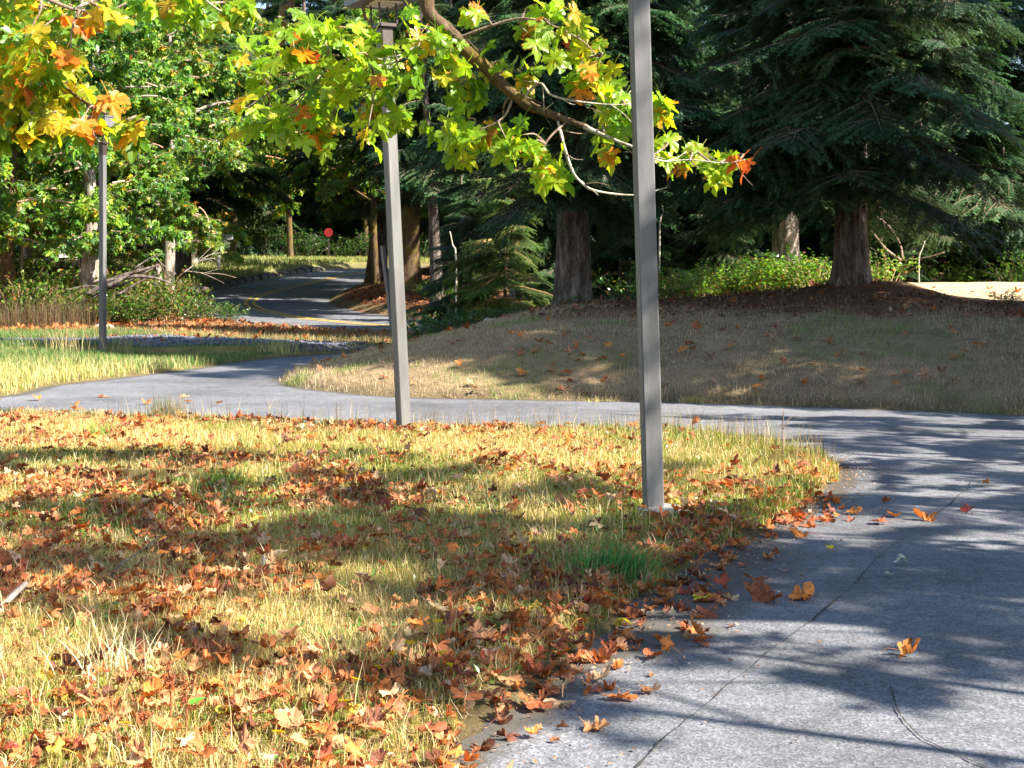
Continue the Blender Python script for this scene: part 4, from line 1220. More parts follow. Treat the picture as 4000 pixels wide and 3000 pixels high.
CL = [(630, 70, 50, 8), (690, 105, 55, 10), (655, 130, 40, 6), (745, 70, 45, 7), (770, 130, 50, 9), (820, 110, 50, 8), (860, 165, 45, 8), (730, 195, 50, 9), (660, 215, 45, 8), (625, 245, 40, 6), (700, 255, 40, 7), (790, 235, 50, 9), (845, 245, 40, 7), (550, 140, 38, 6),
      (530, 245, 36, 5), (560, 275, 30, 4), (615, 285, 34, 5), (585, 195, 28, 3), (705, 290, 26, 4), (795, 285, 26, 4), (865, 265, 24, 3),
      (930, 75, 36, 5), (965, 115, 42, 7), (1005, 160, 40, 6), (950, 160, 36, 5), (1045, 180, 30, 4), (1075, 150, 36, 6), (1130, 165, 30, 4), (985, 195, 34, 4),
      (1160, 20, 40, 6), (1195, 65, 48, 9), (1245, 55, 40, 7), (1265, 95, 40, 7), (1210, 115, 40, 6), (1155, 95, 34, 5), (1285, 150, 36, 6), (1315, 195, 34, 6), (1340, 220, 30, 5), (1250, 165, 30, 4), (1420, 225, 32, 5), (1435, 250, 24, 3), (1365, 255, 28, 4),
      (970, 285, 38, 7), (1010, 265, 34, 5), (1035, 300, 34, 6), (985, 330, 28, 4), (1085, 275, 34, 6), (1130, 300, 30, 5), (1160, 325, 32, 5), (1170, 370, 32, 6), (1200, 375, 26, 4), (1100, 320, 24, 3),
      (1325, 285, 26, 4), (1290, 318, 20, 2), (1425, 315, 24, 3), (1475, 345, 34, 6), (1520, 340, 32, 6), (1545, 375, 30, 5), (1570, 350, 26, 4), (1035, 30, 30, 3), (880, 30, 28, 3)]
hang_leaves(maple1, mloc, CL, 11.0, LIVECOL_C, 298, 5, (0.12, 0.2), allc)
for (x, y, s, col, rot) in [(1622, 350, .2, (.5, .1, .02), (-.9, .2, 1.2)), (1600, 345, .17, (.45, .12, .02), (-.6, .5, .4))]:
    o = ob("leaf", LIVE[3], maple1, tuple(W(x, y, 10.8)), rot, s); o.color = (*col, 1)
# upper crown out of view
rg = np.random.default_rng(8)
for k in range(34):
    a = rg.uniform(0, 6.283); r = rg.uniform(.5, 3.2); z = rg.uniform(7.0, 10.5)
    o = ob("leafy_branch", LEAFY[k % 5], maple1, (r * math.cos(a) - .8, r * math.sin(a) + .6, z), (rg.normal(0, .2), rg.normal(0, .2), a), rg.uniform(.9, 1.3)); o.color = (1.6, 1.3, .9, 1)

gz0 = float(ground(np.array([-7.4]), np.array([8.6]))[0])
m2 = np.array((-7.4, 8.6, gz0))
maple2 = ob("bigleaf_maple", None, loc=tuple(m2), label="bigleaf maple with yellow and orange leaves reaching in before the far lamp hood", cat="tree")
ob("trunk", trunk_mesh("trunk", np.array([(0, 0, -.2), (-.1, 0, 2), (-.2, .1, 4.5), (-.1, .2, 8)]), [.34, .3, .22, .06], 32, M_MOSSBARK, .08, 45, .7), maple2)
W2 = lambda x, y, Y: np.array(P(x, y, Y)) - m2
_, d_a = branch(maple2, [(-.1, .1, 3.6), (1.6, .4, 4.2), (3.0, .7, 3.9), W2(20, 60, 9.6), W2(100, 150, 9.6), W2(190, 225, 9.6), W2(290, 265, 9.6)], [.09, .07, .045, .022, .015, .01, .004], M_MOSSBARK, "limb", 40, 9, .3, 20)
_, d_b = branch(maple2, [(1.6, .4, 4.2), W2(-60, -60, 9.4), W2(60, -20, 9.4), W2(160, 20, 9.4), W2(250, 25, 9.4)], [.05, .03, .018, .01, .005], M_TWIG, "branch", 24, 8, .2, 21)
_, d_c = branch(maple2, [(2.4, .6, 4.1), W2(-40, 150, 9.5), W2(30, 210, 9.5), W2(90, 255, 9.5)], [.03, .02, .012, .004], M_TWIG, "branch", 20, 8, .2, 22)
_, d_d = branch(maple2, [W2(160, 20, 9.4), W2(300, -40, 9.6), W2(400, -30, 9.9), W2(470, 20, 10), W2(520, 40, 10)], [.012, .012, .01, .007, .004], M_PALETWIG, "branch", 20, 7, .2, 23)
alld = np.concatenate([d_a[14:], d_b[6:], d_c[6:], d_d]) + m2
CL2 = [(30, 30, 55, 10), (85, 60, 55, 11), (120, 110, 45, 9), (50, 100, 50, 9), (150, 40, 40, 7), (15, 150, 45, 9), (60, 170, 45, 9), (100, 165, 35, 6), (150, 130, 30, 4), (20, 210, 45, 10), (70, 225, 45, 10), (110, 265, 36, 7), (35, 265, 42, 9), (10, 290, 34, 6), (75, 285, 32, 6),
       (120, 205, 36, 6), (150, 225, 32, 4), (185, 255, 30, 3), (225, 222, 24, 2), (285, 275, 30, 6), (300, 300, 24, 4),  (165, 285, 24, 3), (165, 195, 24, 3), (200, 20, 26, 4), (248, 25, 22, 2), (55, 10, 40, 7), (5, 70, 40, 7)]
hang_leaves(maple2, m2, CL2, 9.5, LIVECOL_L, 230, 6, (0.13, 0.21), alld)
hang_leaves(maple2, m2, [(430, 15, 30, 6), (470, 30, 30, 6), (500, 15, 24, 4), (350, 15, 30, 5), (300, 5, 24, 3), (410, -5, 30, 5), (530, 5, 18, 2)], 10.0, LIVECOL_C, 40, 7, (0.13, 0.21), alld)
for k in range(22):
    a = rg.uniform(0, 6.283); r = rg.uniform(.5, 2.6); z = rg.uniform(5.6, 8.8)
    o = ob("leafy_branch", LEAFY[k % 5], maple2, (r * math.cos(a) - .6, r * math.sin(a) + .3, z), (rg.normal(0, .2), rg.normal(0, .2), a), rg.uniform(.8, 1.2)); o.color = (2.2, 1.4, .8, 1)

# ------------------------------------------------------------------ grass
def blades(name, X, Y, h, w_, cols, lean, seed, label, base_dz=0.0, kind="stuff"):
    rg = np.random.default_rng(seed)
    n = len(X)
    Z = ground(X, Y) + base_dz
    az = rg.uniform(0, 6.283, n); le = rg.uniform(0.1, 1, n) * lean
    d = np.stack([np.cos(az), np.sin(az)], -1)
    fa = rg.uniform(0, 6.283, n); f = np.stack([np.cos(fa), np.sin(fa)], -1) * (w_ / 2)[:, None]
    p0 = np.c_[X, Y, Z - 0.01]
    v1 = (h * .55)[:, None] * np.c_[d * (le * .35)[:, None], np.sqrt(np.clip(1 - (le * .35) ** 2, .05, 1))]
    v2 = (h * .5)[:, None] * np.c_[d * np.clip(le * 1.05, 0, .97)[:, None], np.sqrt(np.clip(1 - np.clip(le * 1.05, 0, .97) ** 2, .02, 1)) - (le > .8) * .25]
    F3 = np.c_[f, np.zeros(n)]
    V = np.stack([p0 - F3, p0 + F3, p0 + v1 - F3 * .75, p0 + v1 + F3 * .75, p0 + v1 + v2], 1).reshape(-1, 3)
    b = np.arange(n)[:, None] * 5
    Q = b + np.array([[0, 1, 3, 2]]); T = b + np.array([[2, 3, 4]])
    me = mesh_np(name, V, [T, Q], [M_GRASS], np.repeat(cols, 5, 0))
    return ob(name, me, None, label=label, cat="grass", kind=kind)


def sample(n, xr, yr, rg, view=True, margin=0.4):
    x = rg.uniform(*xr, n); y = np.sqrt(rg.uniform(yr[0] ** 2, yr[1] ** 2, n)) if view else rg.uniform(*yr, n)
    if view:
        x = rg.uniform(-1, 1, n) * (0.365 * y + margin)
    return x, y


DRY = np.array((0.46, 0.34, 0.12)); STRAW = np.array((0.60, 0.47, 0.22)); OLIVE = np.array((0.30, 0.29, 0.055)); GREEN = np.array((0.15, 0.22, 0.03))


def grass_cols(X, Y, rg, green_bias=0.0):
    n = len(X)
    g = fbm(X * 0.8, Y * 0.8, 51) + rg.normal(0, .13, n) + green_bias
    d = fbm(X * 0.5, Y * 1.1, 61) + rg.normal(0, .15, n)
    c = np.where((g > .64)[:, None], GREEN, np.where((g > .46)[:, None], OLIVE, np.where((d > .52)[:, None], STRAW, DRY)))
    return c * rg.uniform(.7, 1.25, (n, 1)) * (1 + rg.normal(0, .06, (n, 3)))


ISL = np.concatenate([ISLAND, [(-60, 19), (-60, -10)]])
for name_, yr, n, wd, hh, sd, lab in [("near_grass", (3.9, 8.5), 150000, .0042, (.03, .095), 71, "dry and olive grass of the near lawn"), ("mid_grass", (8.5, 16.9), 220000, .0062, (.03, .095), 72, "yellowing grass of the lawn out to the drive")]:
    rg = np.random.default_rng(sd)
    X, Y = sample(n, (0, 0), yr, rg)
    dI = sdist(X, Y, ISL)
    thin = fbm(X * 2.2, Y * 2.2, 81)
    ok = (dI + (thin - .5) * .35 > 0.06) & ((rg.random(n) < 0.35 + thin) | (dI > .6))
    ok &= np.hypot(X - b1.x - .04, Y - b1.y + .02) > .17
    X, Y = X[ok], Y[ok]
    # the far edge and the tip stay greener
    dI = dI[ok]
    gb = 0.10 * smooth(1.6, 0, dI) * (Y > 9) + 0.05 * smooth(8.6, 9.6, Y) * smooth(14.5, 11, Y) - 0.08 * smooth(6.2, 5.2, Y)
    cols = grass_cols(X, Y, rg, gb)
    h = rg.uniform(*hh, len(X)) * (0.6 + 0.8 * fbm(X * 1.1, Y * 1.1, 91)) * (1 + .5 * smooth(.5, .1, dI) * (Y > 9))
    blades(name_, X, Y, h, np.full(len(X), wd) * rg.uniform(.7, 1.3, len(X)), cols, 1.0, sd, lab)
    # matted dead straw lying between the blades
    k_ = rg.random(len(X)) < .3
    blades(name_.replace('grass', 'thatch'), X[k_] + rg.normal(0, .03, k_.sum()), Y[k_] + rg.normal(0, .03, k_.sum()), rg.uniform(.06, .15, k_.sum()), np.full(k_.sum(), wd * .9), pick_cols(int(k_.sum()), [(.55, .42, .2, 3), (.42, .3, .12, 3), (.64, .54, .32, 1.5), (.25, .17, .07, 1.5)], rg), 2.6, sd + 20, 'matted dead straw in ' + lab.replace('grass of ', ''), 0.015)

rg = np.random.default_rng(70)
X, Y = sample(26000, (0, 0), (4.0, 13), rg)
ok = (sdist(X, Y, ISL) > .1) & (fbm(X * 1.4, Y * 1.4, 23) + rg.normal(0, .05, len(X)) > .56)
X, Y = X[ok], Y[ok]; n = len(X)
V, F, C, _ = merge(OVALS, rg.integers(0, 2, n), rotmats(rg.uniform(0, 6.283, n), rg.normal(.3, .4, n), rg.normal(0, .4, n)), np.c_[X, Y, ground(X, Y) + rg.uniform(.01, .05, n)], rg.uniform(.018, .045, n), pick_cols(n, [(.10, .2, .035, 3), (.16, .24, .05, 2), (.2, .2, .06, 1)], rg))
ob("lawn_clover", mesh_np("lawn_clover", V, F, [M_SALAL], C), None, label="low clover and plantain leaves between the lawn's dry blades", cat="weeds", kind="stuff")
# seed stalks standing against the drive along the far edge
rg = np.random.default_rng(73)
k = rg.integers(55, 118, 900); u = rg.random(900)
q = ISLAND[k] * (1 - u[:, None]) + ISLAND[np.minimum(k + 1, 149)] * u[:, None]
tn_ = ISLAND[k + 1] - ISLAND[k]; nn = np.stack([-tn_[:, 1], tn_[:, 0]], -1); nn /= np.linalg.norm(nn, axis=1)[:, None]
q = q + nn * rg.uniform(.02, .55, 900)[:, None]
ok = inside_poly(q[:, 0], q[:, 1], ISL)
q = q[ok]; n = len(q)
blades("seed_stalks", q[:, 0], q[:, 1], rg.uniform(.14, .36, n), np.full(n, .005), pick_cols(n, [(.3, .2, .09, 3), (.2, .12, .06, 2), (.5, .4, .2, 1.5), (.16, .18, .05, 1)], rg), .45, 74, "thin brown seed stalks along the lawn's far edge")
# long straw stalks in the near lawn
rg = np.random.default_rng(75)
X, Y = sample(1000, (0, 0), (4.2, 15), rg)
ok = sdist(X, Y, ISL) > .15; X, Y = X[ok], Y[ok]; n = len(X)
blades("straw_stalks", X, Y, rg.uniform(.13, .3, n), np.full(n, .004), pick_cols(n, [(.62, .5, .26, 4), (.3, .3, .08, 2), (.66, .58, .38, 1)], rg), 1.0, 76, "long bleached straws standing in the lawn")
# short grey grass on the rise
rg = np.random.default_rng(77)
X, Y = sample(150000, (0, 0), (16.5, 28.5), rg)
dH = sdist(X, Y, HILL)
ok = (dH > -.05) & (rg.random(len(X)) < smooth(7.2, 4.2, dH + 2.5 * fbm(X, Y, 5)) + .06)
X, Y, dH = X[ok], Y[ok], dH[ok]; n = len(X)
cols = pick_cols(n, [(.42, .32, .215, 4), (.30, .228, .155, 3), (.50, .40, .27, 2), (.2, .19, .08, 1.0)], rg)
gm = fbm(X * .7, Y * .7, 15) > .66
cols[gm] = cols[gm] * np.array((.55, .85, .45))
blades("rise_grass", X, Y, rg.uniform(.03, .085, n) * (.45 + 1.3 * np.clip(fbm(X * 1.9, Y * 1.9, 19) * 1.6 - .4, 0, 1)) * (1 + .9 * smooth(.5, 0, dH)), np.full(n, .008), cols, 1.1, 78, "short grey-brown dry grass covering the rise")
# left verge round the far lamp post, and the strip before the road
rg = np.random.default_rng(79)
X = rg.uniform(-12.5, -5.0, 60000); Y = rg.uniform(17, 35.5, 60000)
dP = sdist(X, Y, PATH)
gpatch = np.hypot((X + 7.6) / 4.6, (Y - 32.2) / 1.7)
ok = (dP < -.05) & (Y > 18) & (gpatch > .75 + rg.uniform(0, .5, len(X))) & (sdist(X, Y, ISL) < 0)
X, Y = X[ok], Y[ok]; n = len(X)
cols = np.where((smooth(23, 27, Y + rg.normal(0, 1.2, n)) > rg.random(n))[:, None], pick_cols(n, [(.09, .17, .05, 4), (.13, .2, .05, 3), (.3, .27, .12, 1.2)], rg), pick_cols(n, [(.5, .42, .2, 4), (.34, .34, .1, 2), (.2, .24, .06, 1)], rg))
blades("verge_grass", X, Y, rg.uniform(.08, .26, n) * (1 - .6 * smooth(25, 29, Y) * smooth(-9.5, -7.5, X)), np.full(n, .012), cols, .8, 80, "tall green and straw grass round the far lamp post")
X = rg.uniform(-11, 0.5, 26000); Y = rg.uniform(30.5, 43.5, 26000)
ok = (sdist(X, Y, PATH) < -.05) & (dist_poly(X, Y, ROAD_C, False) > ROAD_W + .1) & (sdist(X, Y, HILL) < 0) & (np.hypot((X + 7.6) / 4.6, (Y - 32.2) / 1.7) > .9)
X, Y = X[ok], Y[ok]; n = len(X)
blades("strip_grass", X, Y, rg.uniform(.05, .2, n), np.full(n, .014), pick_cols(n, [(.32, .25, .13, 3), (.2, .2, .07, 2), (.42, .34, .18, 1.5)], rg), .8, 82, "dry tufted grass between the drive and the road")
X = rg.uniform(-22, -3, 30000); Y = rg.uniform(60, 96, 30000)
ok = (dist_poly(X, Y, ROAD_C, False) > ROAD_W + .3) & (sdist(X, Y, BANK) < 0)
X, Y = X[ok], Y[ok]; n = len(X)
blades("far_grass", X, Y, rg.uniform(.1, .3, n), np.full(n, .05), pick_cols(n, [(.25, .25, .08, 3), (.14, .2, .05, 3), (.4, .35, .16, 1)], rg), .8, 83, "mown verge grass beyond the road bend")

X = rg.uniform(-16.5, -11.8, 2600); Y = rg.uniform(38.5, 41.8, 2600)
blades("tall_dry_grass", X, Y, rg.uniform(.3, 1.0, 2600), np.full(2600, .014), pick_cols(2600, [(.11, .065, .035, 3), (.17, .11, .055, 2), (.07, .065, .025, 3)], rg), .45, 88, "tall rusty dry grass before the bramble thicket")
# loose dark gravel by the far lamp post
rg = np.random.default_rng(84)
n = 3200
a = rg.uniform(0, 6.283, n); r = np.sqrt(rg.random(n)) * 1.05
X = -7.6 + np.cos(a) * r * 4.6; Y = 32.2 + np.sin(a) * r * 1.7
ok = sdist(X, Y, PATH) < -.1
X, Y = X[ok], Y[ok]; n = len(X)
OCT = np.array([(1, 0, 0), (-1, 0, 0), (0, 1, 0), (0, -1, 0), (0, 0, .8), (0, 0, -.8)], float)
OT = np.array([(0, 2, 4), (2, 1, 4), (1, 3, 4), (3, 0, 4), (2, 0, 5), (1, 2, 5), (3, 1, 5), (0, 3, 5)])
V, F, C, _ = merge([(OCT, OT, [], np.zeros(6))], np.zeros(n, int), rotmats(rg.uniform(0, 6, n), rg.uniform(-1, 1, n), rg.uniform(-1, 1, n)), np.c_[X, Y, ground(X, Y) + .02], rg.uniform(.025, .075, n), np.ones((n, 3)))
ob("gravel", mesh_np("gravel", V, F, [M_GRAVEL]), None, label="dark slate gravel spread behind the far lamp post", cat="gravel", kind="stuff")

# ------------------------------------------------------------------ fallen leaves
rg = np.random.default_rng(85)
FL = []   # x, y, size, col, dz


def scatter_leaves(n, xr, yr, test, view=True, jitter=None):
    X, Y = sample(n, xr, yr, rg, view, .25)
    ok = test(X, Y)
    return X[ok], Y[ok]


def dens_lawn(X, Y):
    dI = sdist(X, Y, ISL)
    c1 = fbm(X * 1.5 + 3, Y * 1.1, 95)
    left = smooth(1.6, -1.5, X - 0.0)
    d_ = (0.08 + 2.0 * np.clip(c1 - .44, 0, 1) * 2.4) * (0.35 + 1.0 * left) * (1 + .7 * np.exp(-((Y - 8.6) / 1.9) ** 2))
    d_ = d_ * (1 - .55 * smooth(11, 14, Y)) + 0.9 * smooth(.55, .1, np.abs(dI - .12)) * (Y < 9.5)
    d_ = d_ + 0.4 * smooth(5.8, 5.0, Y)
    ex = CX + X / Y * F_PX; ey = HY + CAM_H / Y * F_PX
    d_ = d_ + 1.0 * np.exp(-((ex - 1080) / 170) ** 2 - ((ey - 1390) / 70) ** 2) + .9 * np.exp(-((ex - 640) / 160) ** 2 - ((ey - 1540) / 60) ** 2)
    d_ = np.where(dI < 0, (1.1 * np.exp(dI / .10) + .5 * np.exp(dI / .3) * (fbm(X * 2.2, Y * 2.2, 33) > .52)) * (Y < 10.5), d_)
    return (dI > -.5) & (rg.random(len(X)) < d_ * .72)


LX, LY = scatter_leaves(26000, (0, 0), (4.2, 16.2), dens_lawn)
order = np.argsort(LY)
LX, LY = LX[order], LY[order]
nL = len(LX)
lcol = pick_cols(nL, DEADCOL, rg)
lsz = .045 + .09 * rg.random(nL) ** 1.3 * (1 + .12 * smooth(6.5, 10, LY))
laz = rg.uniform(0, 6.283, nL)
ltilt = rg.normal(0, .26, nL); lroll = rg.normal(0, .3, nL)
st = rg.random(nL) < .06
ltilt[st] += rg.uniform(.5, 1.2, st.sum()) * rg.choice([-1, 1], st.sum())
onl = smooth(-.05, .1, sdist(LX, LY, ISL))
lz = np.maximum(ground(LX, LY), .008) + .008 + onl * rg.uniform(.022, .07, nL) + np.abs(np.sin(ltilt)) * lsz * .3
NOBJ = 276


def leaf_label(x, y, c, s, up):
    r, g_, b_ = c
    hue = "dark brown" if r < .17 else "dark red" if g_ < r * .22 else "yellow" if g_ > r * .62 and b_ < g_ * .25 else "pale tan" if b_ > r * .28 else "bright orange" if r > .42 else "orange-brown" if r > .27 else "russet"
    size = "large" if s > .105 else "small" if s < .075 else ""
    dI = float(sdist(np.array([x]), np.array([y]), ISL)[0])
    px = CX + x / y * F_PX; py = HY + CAM_H / y * F_PX
    if dI < .3: w = "at the lawn's ragged edge by the drive"
    elif px > 740: w = "beside the yellow flowers"
    elif px < 330 and py > 1500: w = "in the bleached straw before the dock stalks" if px > 150 else "at the front corner of the lawn"
    elif px < 330: w = "near the thick grey stick" if px < 180 else "near the forked twig"
    elif py > 1540: w = "in the front heap right of the dock stalks"
    else: w = "in the grass between dock stalks and flowers"
    return f"{size} {hue} leaf{' upright' if up else ''} {w}".strip()


WHERE = ("brown maple leaf lying curled on the near lawn grass", "fallen maple leaves on the near lawn")
for k in range(min(NOBJ, nL)):
    dead_me = DEAD[int(rg.integers(0, len(DEAD)))]
    o = ob("fallen_leaf", dead_me, None, (LX[k], LY[k], lz[k]), (ltilt[k], lroll[k], laz[k]), lsz[k], label=leaf_label(LX[k], LY[k], lcol[k], lsz[k], abs(ltilt[k]) > .7), cat="leaf", group=WHERE[1])
    o.color = (*lcol[k], 1)
TD = [maple(800 + k, (.2, .35, .55, -.35, .45, .7)[k % 6], ring=True, stem=True, fold=(.6, 1.0, 1.3, .9, 1.2, .4)[(k * 5) % 6]) for k in range(14)]
TDL = [maple(840 + k, (.2, .35, .5, -.35)[k % 4], ring=True, stem=False, lo=True, fold=(.6, 1.0, 1.3, .9, .4)[k % 5]) for k in range(14)]
for nm, sel, tpl, lab in (("near_leaf_litter", (np.arange(nL) >= NOBJ) & (LY < 7.2), TD, "brown and orange maple leaves strewn over the near lawn"), ("leaf_litter", (np.arange(nL) >= NOBJ) & (LY >= 7.2), TDL, "drifts of rusty maple leaves across the middle of the lawn")):
    m_ = int(sel.sum())
    V, F, C, ve = merge(tpl, rg.integers(0, 14, m_), rotmats(laz[sel], ltilt[sel], lroll[sel]), np.c_[LX, LY, lz][sel], lsz[sel], lcol[sel])
    ob(nm, mesh_np(nm, V, F, [M_FALLEN], C, smooth_shade=True, extra={"Vein": ve}), None, label=lab, cat="leaves", kind="stuff")
TL = [maple(820 + k, c_, ring=False, stem=False, lo=True) for k, c_ in enumerate((.3, .6, -.4))]


def litter(name, X, Y, size, table, label, dz=.02, tilt=.4):
    n = len(X)
    V, F, C, ve = merge(TL, rg.integers(0, 3, n), rotmats(rg.uniform(0, 6.283, n), rg.normal(0, tilt, n), rg.normal(0, tilt, n)), np.c_[X, Y, ground(X, Y) + dz + rg.uniform(0, .03, n)], rg.uniform(*size, n), pick_cols(n, table, rg))
    ob(name, mesh_np(name, V, F, [M_FALLEN], C, extra={"Vein": ve}), None, label=label, cat="leaves", kind="stuff")


X = rg.uniform(-3.5, 10.5, 900); Y = rg.uniform(17.2, 28, 900)
ok = (sdist(X, Y, HILL) > .05) & (rg.random(900) < .12 + .5 * smooth(4, 0, sdist(X, Y, HILL)) * (X > 0) + .35 * (fbm(X, Y, 2) > .6))
litter("rise_leaves", X[ok], Y[ok], (.1, .17), [(.3, .12, .05, 3), (.4, .24, .14, 2), (.25, .07, .03, 1), (.42, .16, .03, 1)], "scattered brown leaves on the grassy rise", .03)
X = rg.uniform(-17.5, 0.5, 9000); Y = rg.uniform(31, 47, 9000)
ok = (sdist(X, Y, PATH) < -.1) & (sdist(X, Y, HILL) < 0) & (dist_poly(X, Y, ROAD_C, False) > ROAD_W + .05) & (rg.random(9000) < .05 + .95 * smooth(35.5, 39.5, Y + (fbm(X * .6, Y * .6, 4) - .5) * 5))
litter("verge_leaves", X[ok], Y[ok], (.13, .24), [(.42, .15, .045, 3), (.3, .10, .04, 3), (.2, .07, .035, 2), (.5, .24, .1, 1.4)], "rust-brown maple leaves carpeting the verge before the road", .02, .35)
X = rg.uniform(-5, 12, 6500); Y = rg.uniform(21.5, 36, 6500)
ok = (sdist(X, Y, HILL) > 3.9) & ((X < 6.8) | (Y > 34.5) | (Y < 25))
litter("forest_floor_leaves", X[ok], Y[ok], (.045, .10), [(.15, .07, .038, 3), (.09, .05, .03, 4), (.26, .14, .075, 1)], "brown needles and leaves on the forest floor of the rise", .0)
X = rg.uniform(-6.5, -0.5, 1500); Y = rg.uniform(46, 58, 1500)
ok = sdist(X, Y, BANK) > .3
litter("bank_leaves", X[ok], Y[ok], (.12, .22), [(.3, .12, .05, 3), (.2, .08, .04, 2)], "brown leaves on the inner bank of the road", .0)
# sparse leaves at the drive's left end
X = rg.uniform(-6.8, -3.5, 12); Y = rg.uniform(16.4, 20, 12)
litter("drive_leaves", X, Y, (.12, .18), [(.5, .26, .12, 3), (.45, .16, .05, 2)], "a few pale leaves at the sunny end of the drive", .045, .2)

kk = rg.integers(20, 78, 2600)
q = ISLAND[kk] + (ISLAND[kk + 1] - ISLAND[kk]) * rg.random(2600)[:, None]
tn_ = ISLAND[kk + 1] - ISLAND[kk]; nn = np.stack([tn_[:, 1], -tn_[:, 0]], -1); nn /= np.linalg.norm(nn, axis=1)[:, None]
q = q + nn * (rg.exponential(.22, 2600))[:, None]
ok = (q[:, 1] > 4) & (q[:, 1] < 13.5); q = q[ok]; n = len(q)
V, F, C, _ = merge(OVALS, rg.integers(0, 2, n), rotmats(rg.uniform(0, 6.283, n), rg.normal(0, .3, n), rg.normal(0, .3, n)), np.c_[q, np.maximum(ground(q[:, 0], q[:, 1]), .006) + .008], rg.uniform(.006, .026, n), pick_cols(n, [(.3, .14, .06, 3), (.16, .09, .05, 3), (.42, .27, .15, 2), (.3, .28, .25, 2)], rg))
ob("leaf_crumbs", mesh_np("leaf_crumbs", V, F, [M_FALLEN], C, extra={"Vein": np.zeros(len(V))}), None, label="crumbled leaf bits and grit along the lawn's edge of the drive", cat="debris", kind="stuff")

ORG, BRN, TAN, YEL, RED, PALE = (.50, .18, .04), (.27, .085, .03), (.5, .33, .17), (.62, .5, .03), (.2, .035, .022), (.55, .58, .42)
ON = [  # px, py, size, colour, mesh, tilt, label
    (1942, 1420, .12, ORG, 5, .3, "orange maple leaf standing curled alone on the bright asphalt"),
    (1672, 1306, .22, BRN, 4, .1, "large brown maple leaf, lower of the overlapping pair on the drive"),
    (1728, 1300, .21, ORG, 1, .05, "large orange-brown maple leaf, longer of the overlapping pair on the drive"),
    (1650, 1266, .13, BRN, 7, .1, "brown leaf just above the overlapping leaf pair on the drive"),
    (2003, 1128, .16, ORG, 2, .2, "orange curled leaf with long pale stem on the streaky drive"),
    (1938, 1118, .11, ORG, 0, .1, "flat orange leaf just left of the long-stemmed curled leaf"),
    (1908, 1135, .11, BRN, 8, .1, "small brown leaf below the flat orange leaf on the drive"),
    (2095, 1110, .13, RED, 7, .1, "dark red leaf lying to the right of the long-stemmed leaf"),
    (2127, 1050, .09, ORG, 4, .3, "small orange leaf farthest right on the drive"),
    (1912, 1088, .08, BRN, 5, .3, "small curled brown leaf in the sunny part of the drive"),
    (1838, 1114, .11, ORG, 1, .1, "thin orange leaf on the drive near the lawn's tip"),
    (1742, 1163, .15, ORG, 4, .1, "orange leaf lying just off the lawn beside the tan heap"),
    (1953, 1222, .10, PALE, 6, .3, "pale folded leaf with a red-brown edge on the shaded drive"),
    (1926, 1249, .05, PALE, 0, .1, "tiny pale green leaf on the dark asphalt"),
    (1800, 1193, .06, YEL, 0, .1, "tiny yellow leaf on the asphalt above the crack"),
    (1525, 1299, .10, YEL, 8, .05, "bright yellow leaf lying near the green grass clump"),
    (1338, 1358, .10, YEL, 3, .3, "yellow leaf at the lawn's ragged edge above the damp patch"),
    (1440, 1393, .12, ORG, 4, .2, "orange-brown leaf on the damp dark asphalt"),
    (1405, 1421, .11, BRN, 7, .05, "flat dark brown leaf below the one on the damp asphalt"),
    (992, 1557, .10, TAN, 2, .3, "tan curled leaf on the asphalt at the lawn's near edge"),
    (1163, 1528, .12, BRN, 8, .1, "flat brown leaf on the near asphalt"),
    (1208, 1498, .10, TAN, 0, .0, "tan leaf with dark stem on the near asphalt"),
    (1160, 1598, .06, ORG, 0, .1, "small orange leaf low on the near asphalt"),
    (1690, 985, .10, BRN, 4, .1, "brown leaf by the dead stalk at the tip of the lawn"),
]
for (x, y, s, c, mk, tl, lab) in ON:
    X, Y = gpx([(x, y)])[0]
    z = max(0.012, float(ground(np.array([X]), np.array([Y]))[0])) + .012 + abs(math.sin(tl)) * s * .25
    o = ob("fallen_leaf", DEAD[mk], None, (X, Y, z), (tl, random.uniform(-.2, .2), random.uniform(0, 6.28)), s * 1.15, label=lab, cat="leaf")
    o.color = (*c, 1)

# ------------------------------------------------------------------ small plants and sticks on the lawn
def tuft(x, y, n, h, spread, cols, lean, label, seed, dirv=(0, 0), wd=.006):
    rg = np.random.default_rng(seed)
    X0, Y0 = gpx([(x, y)])[0]
    z = float(ground(np.array([X0]), np.array([Y0]))[0])
    V, T, Q, C = [], [], [], []
    b = 0
    for i in range(n):
        p = np.array((rg.normal(0, spread), rg.normal(0, spread * .6), -.01))
        a = rg.uniform(0, 6.283); d = np.array((math.cos(a), math.sin(a))) * rg.uniform(.1, lean) + np.array(dirv) * rg.uniform(.4, 1)
        hh = h * rg.uniform(.5, 1.1)
        t = np.linspace(0, 1, 5)
        c = p + np.c_[np.outer(t ** 1.5 * hh, d), hh * (t - .38 * np.linalg.norm(d) * t ** 2.2)]
        f = rg.uniform(0, 6.283); w = np.array((math.cos(f), math.sin(f), 0)) * wd / 2
        L_ = c[:, None, :] + np.stack([-w, w])[None] * (1 - t ** 2 * .9)[:, None, None]
        V.append(L_.reshape(-1, 3)); i_ = np.arange(4) * 2
        Q.append(np.stack([i_, i_ + 1, i_ + 3, i_ + 2], -1) + b); b += 10
        C.append(np.tile(pick_cols(1, cols, rg)[0], (10, 1)))
    ob("grass_tuft", mesh_np("grass_tuft", np.concatenate(V), [np.concatenate(Q)], [M_GRASS], np.concatenate(C)), None, (X0, Y0, z), label=label, cat="grass tuft")


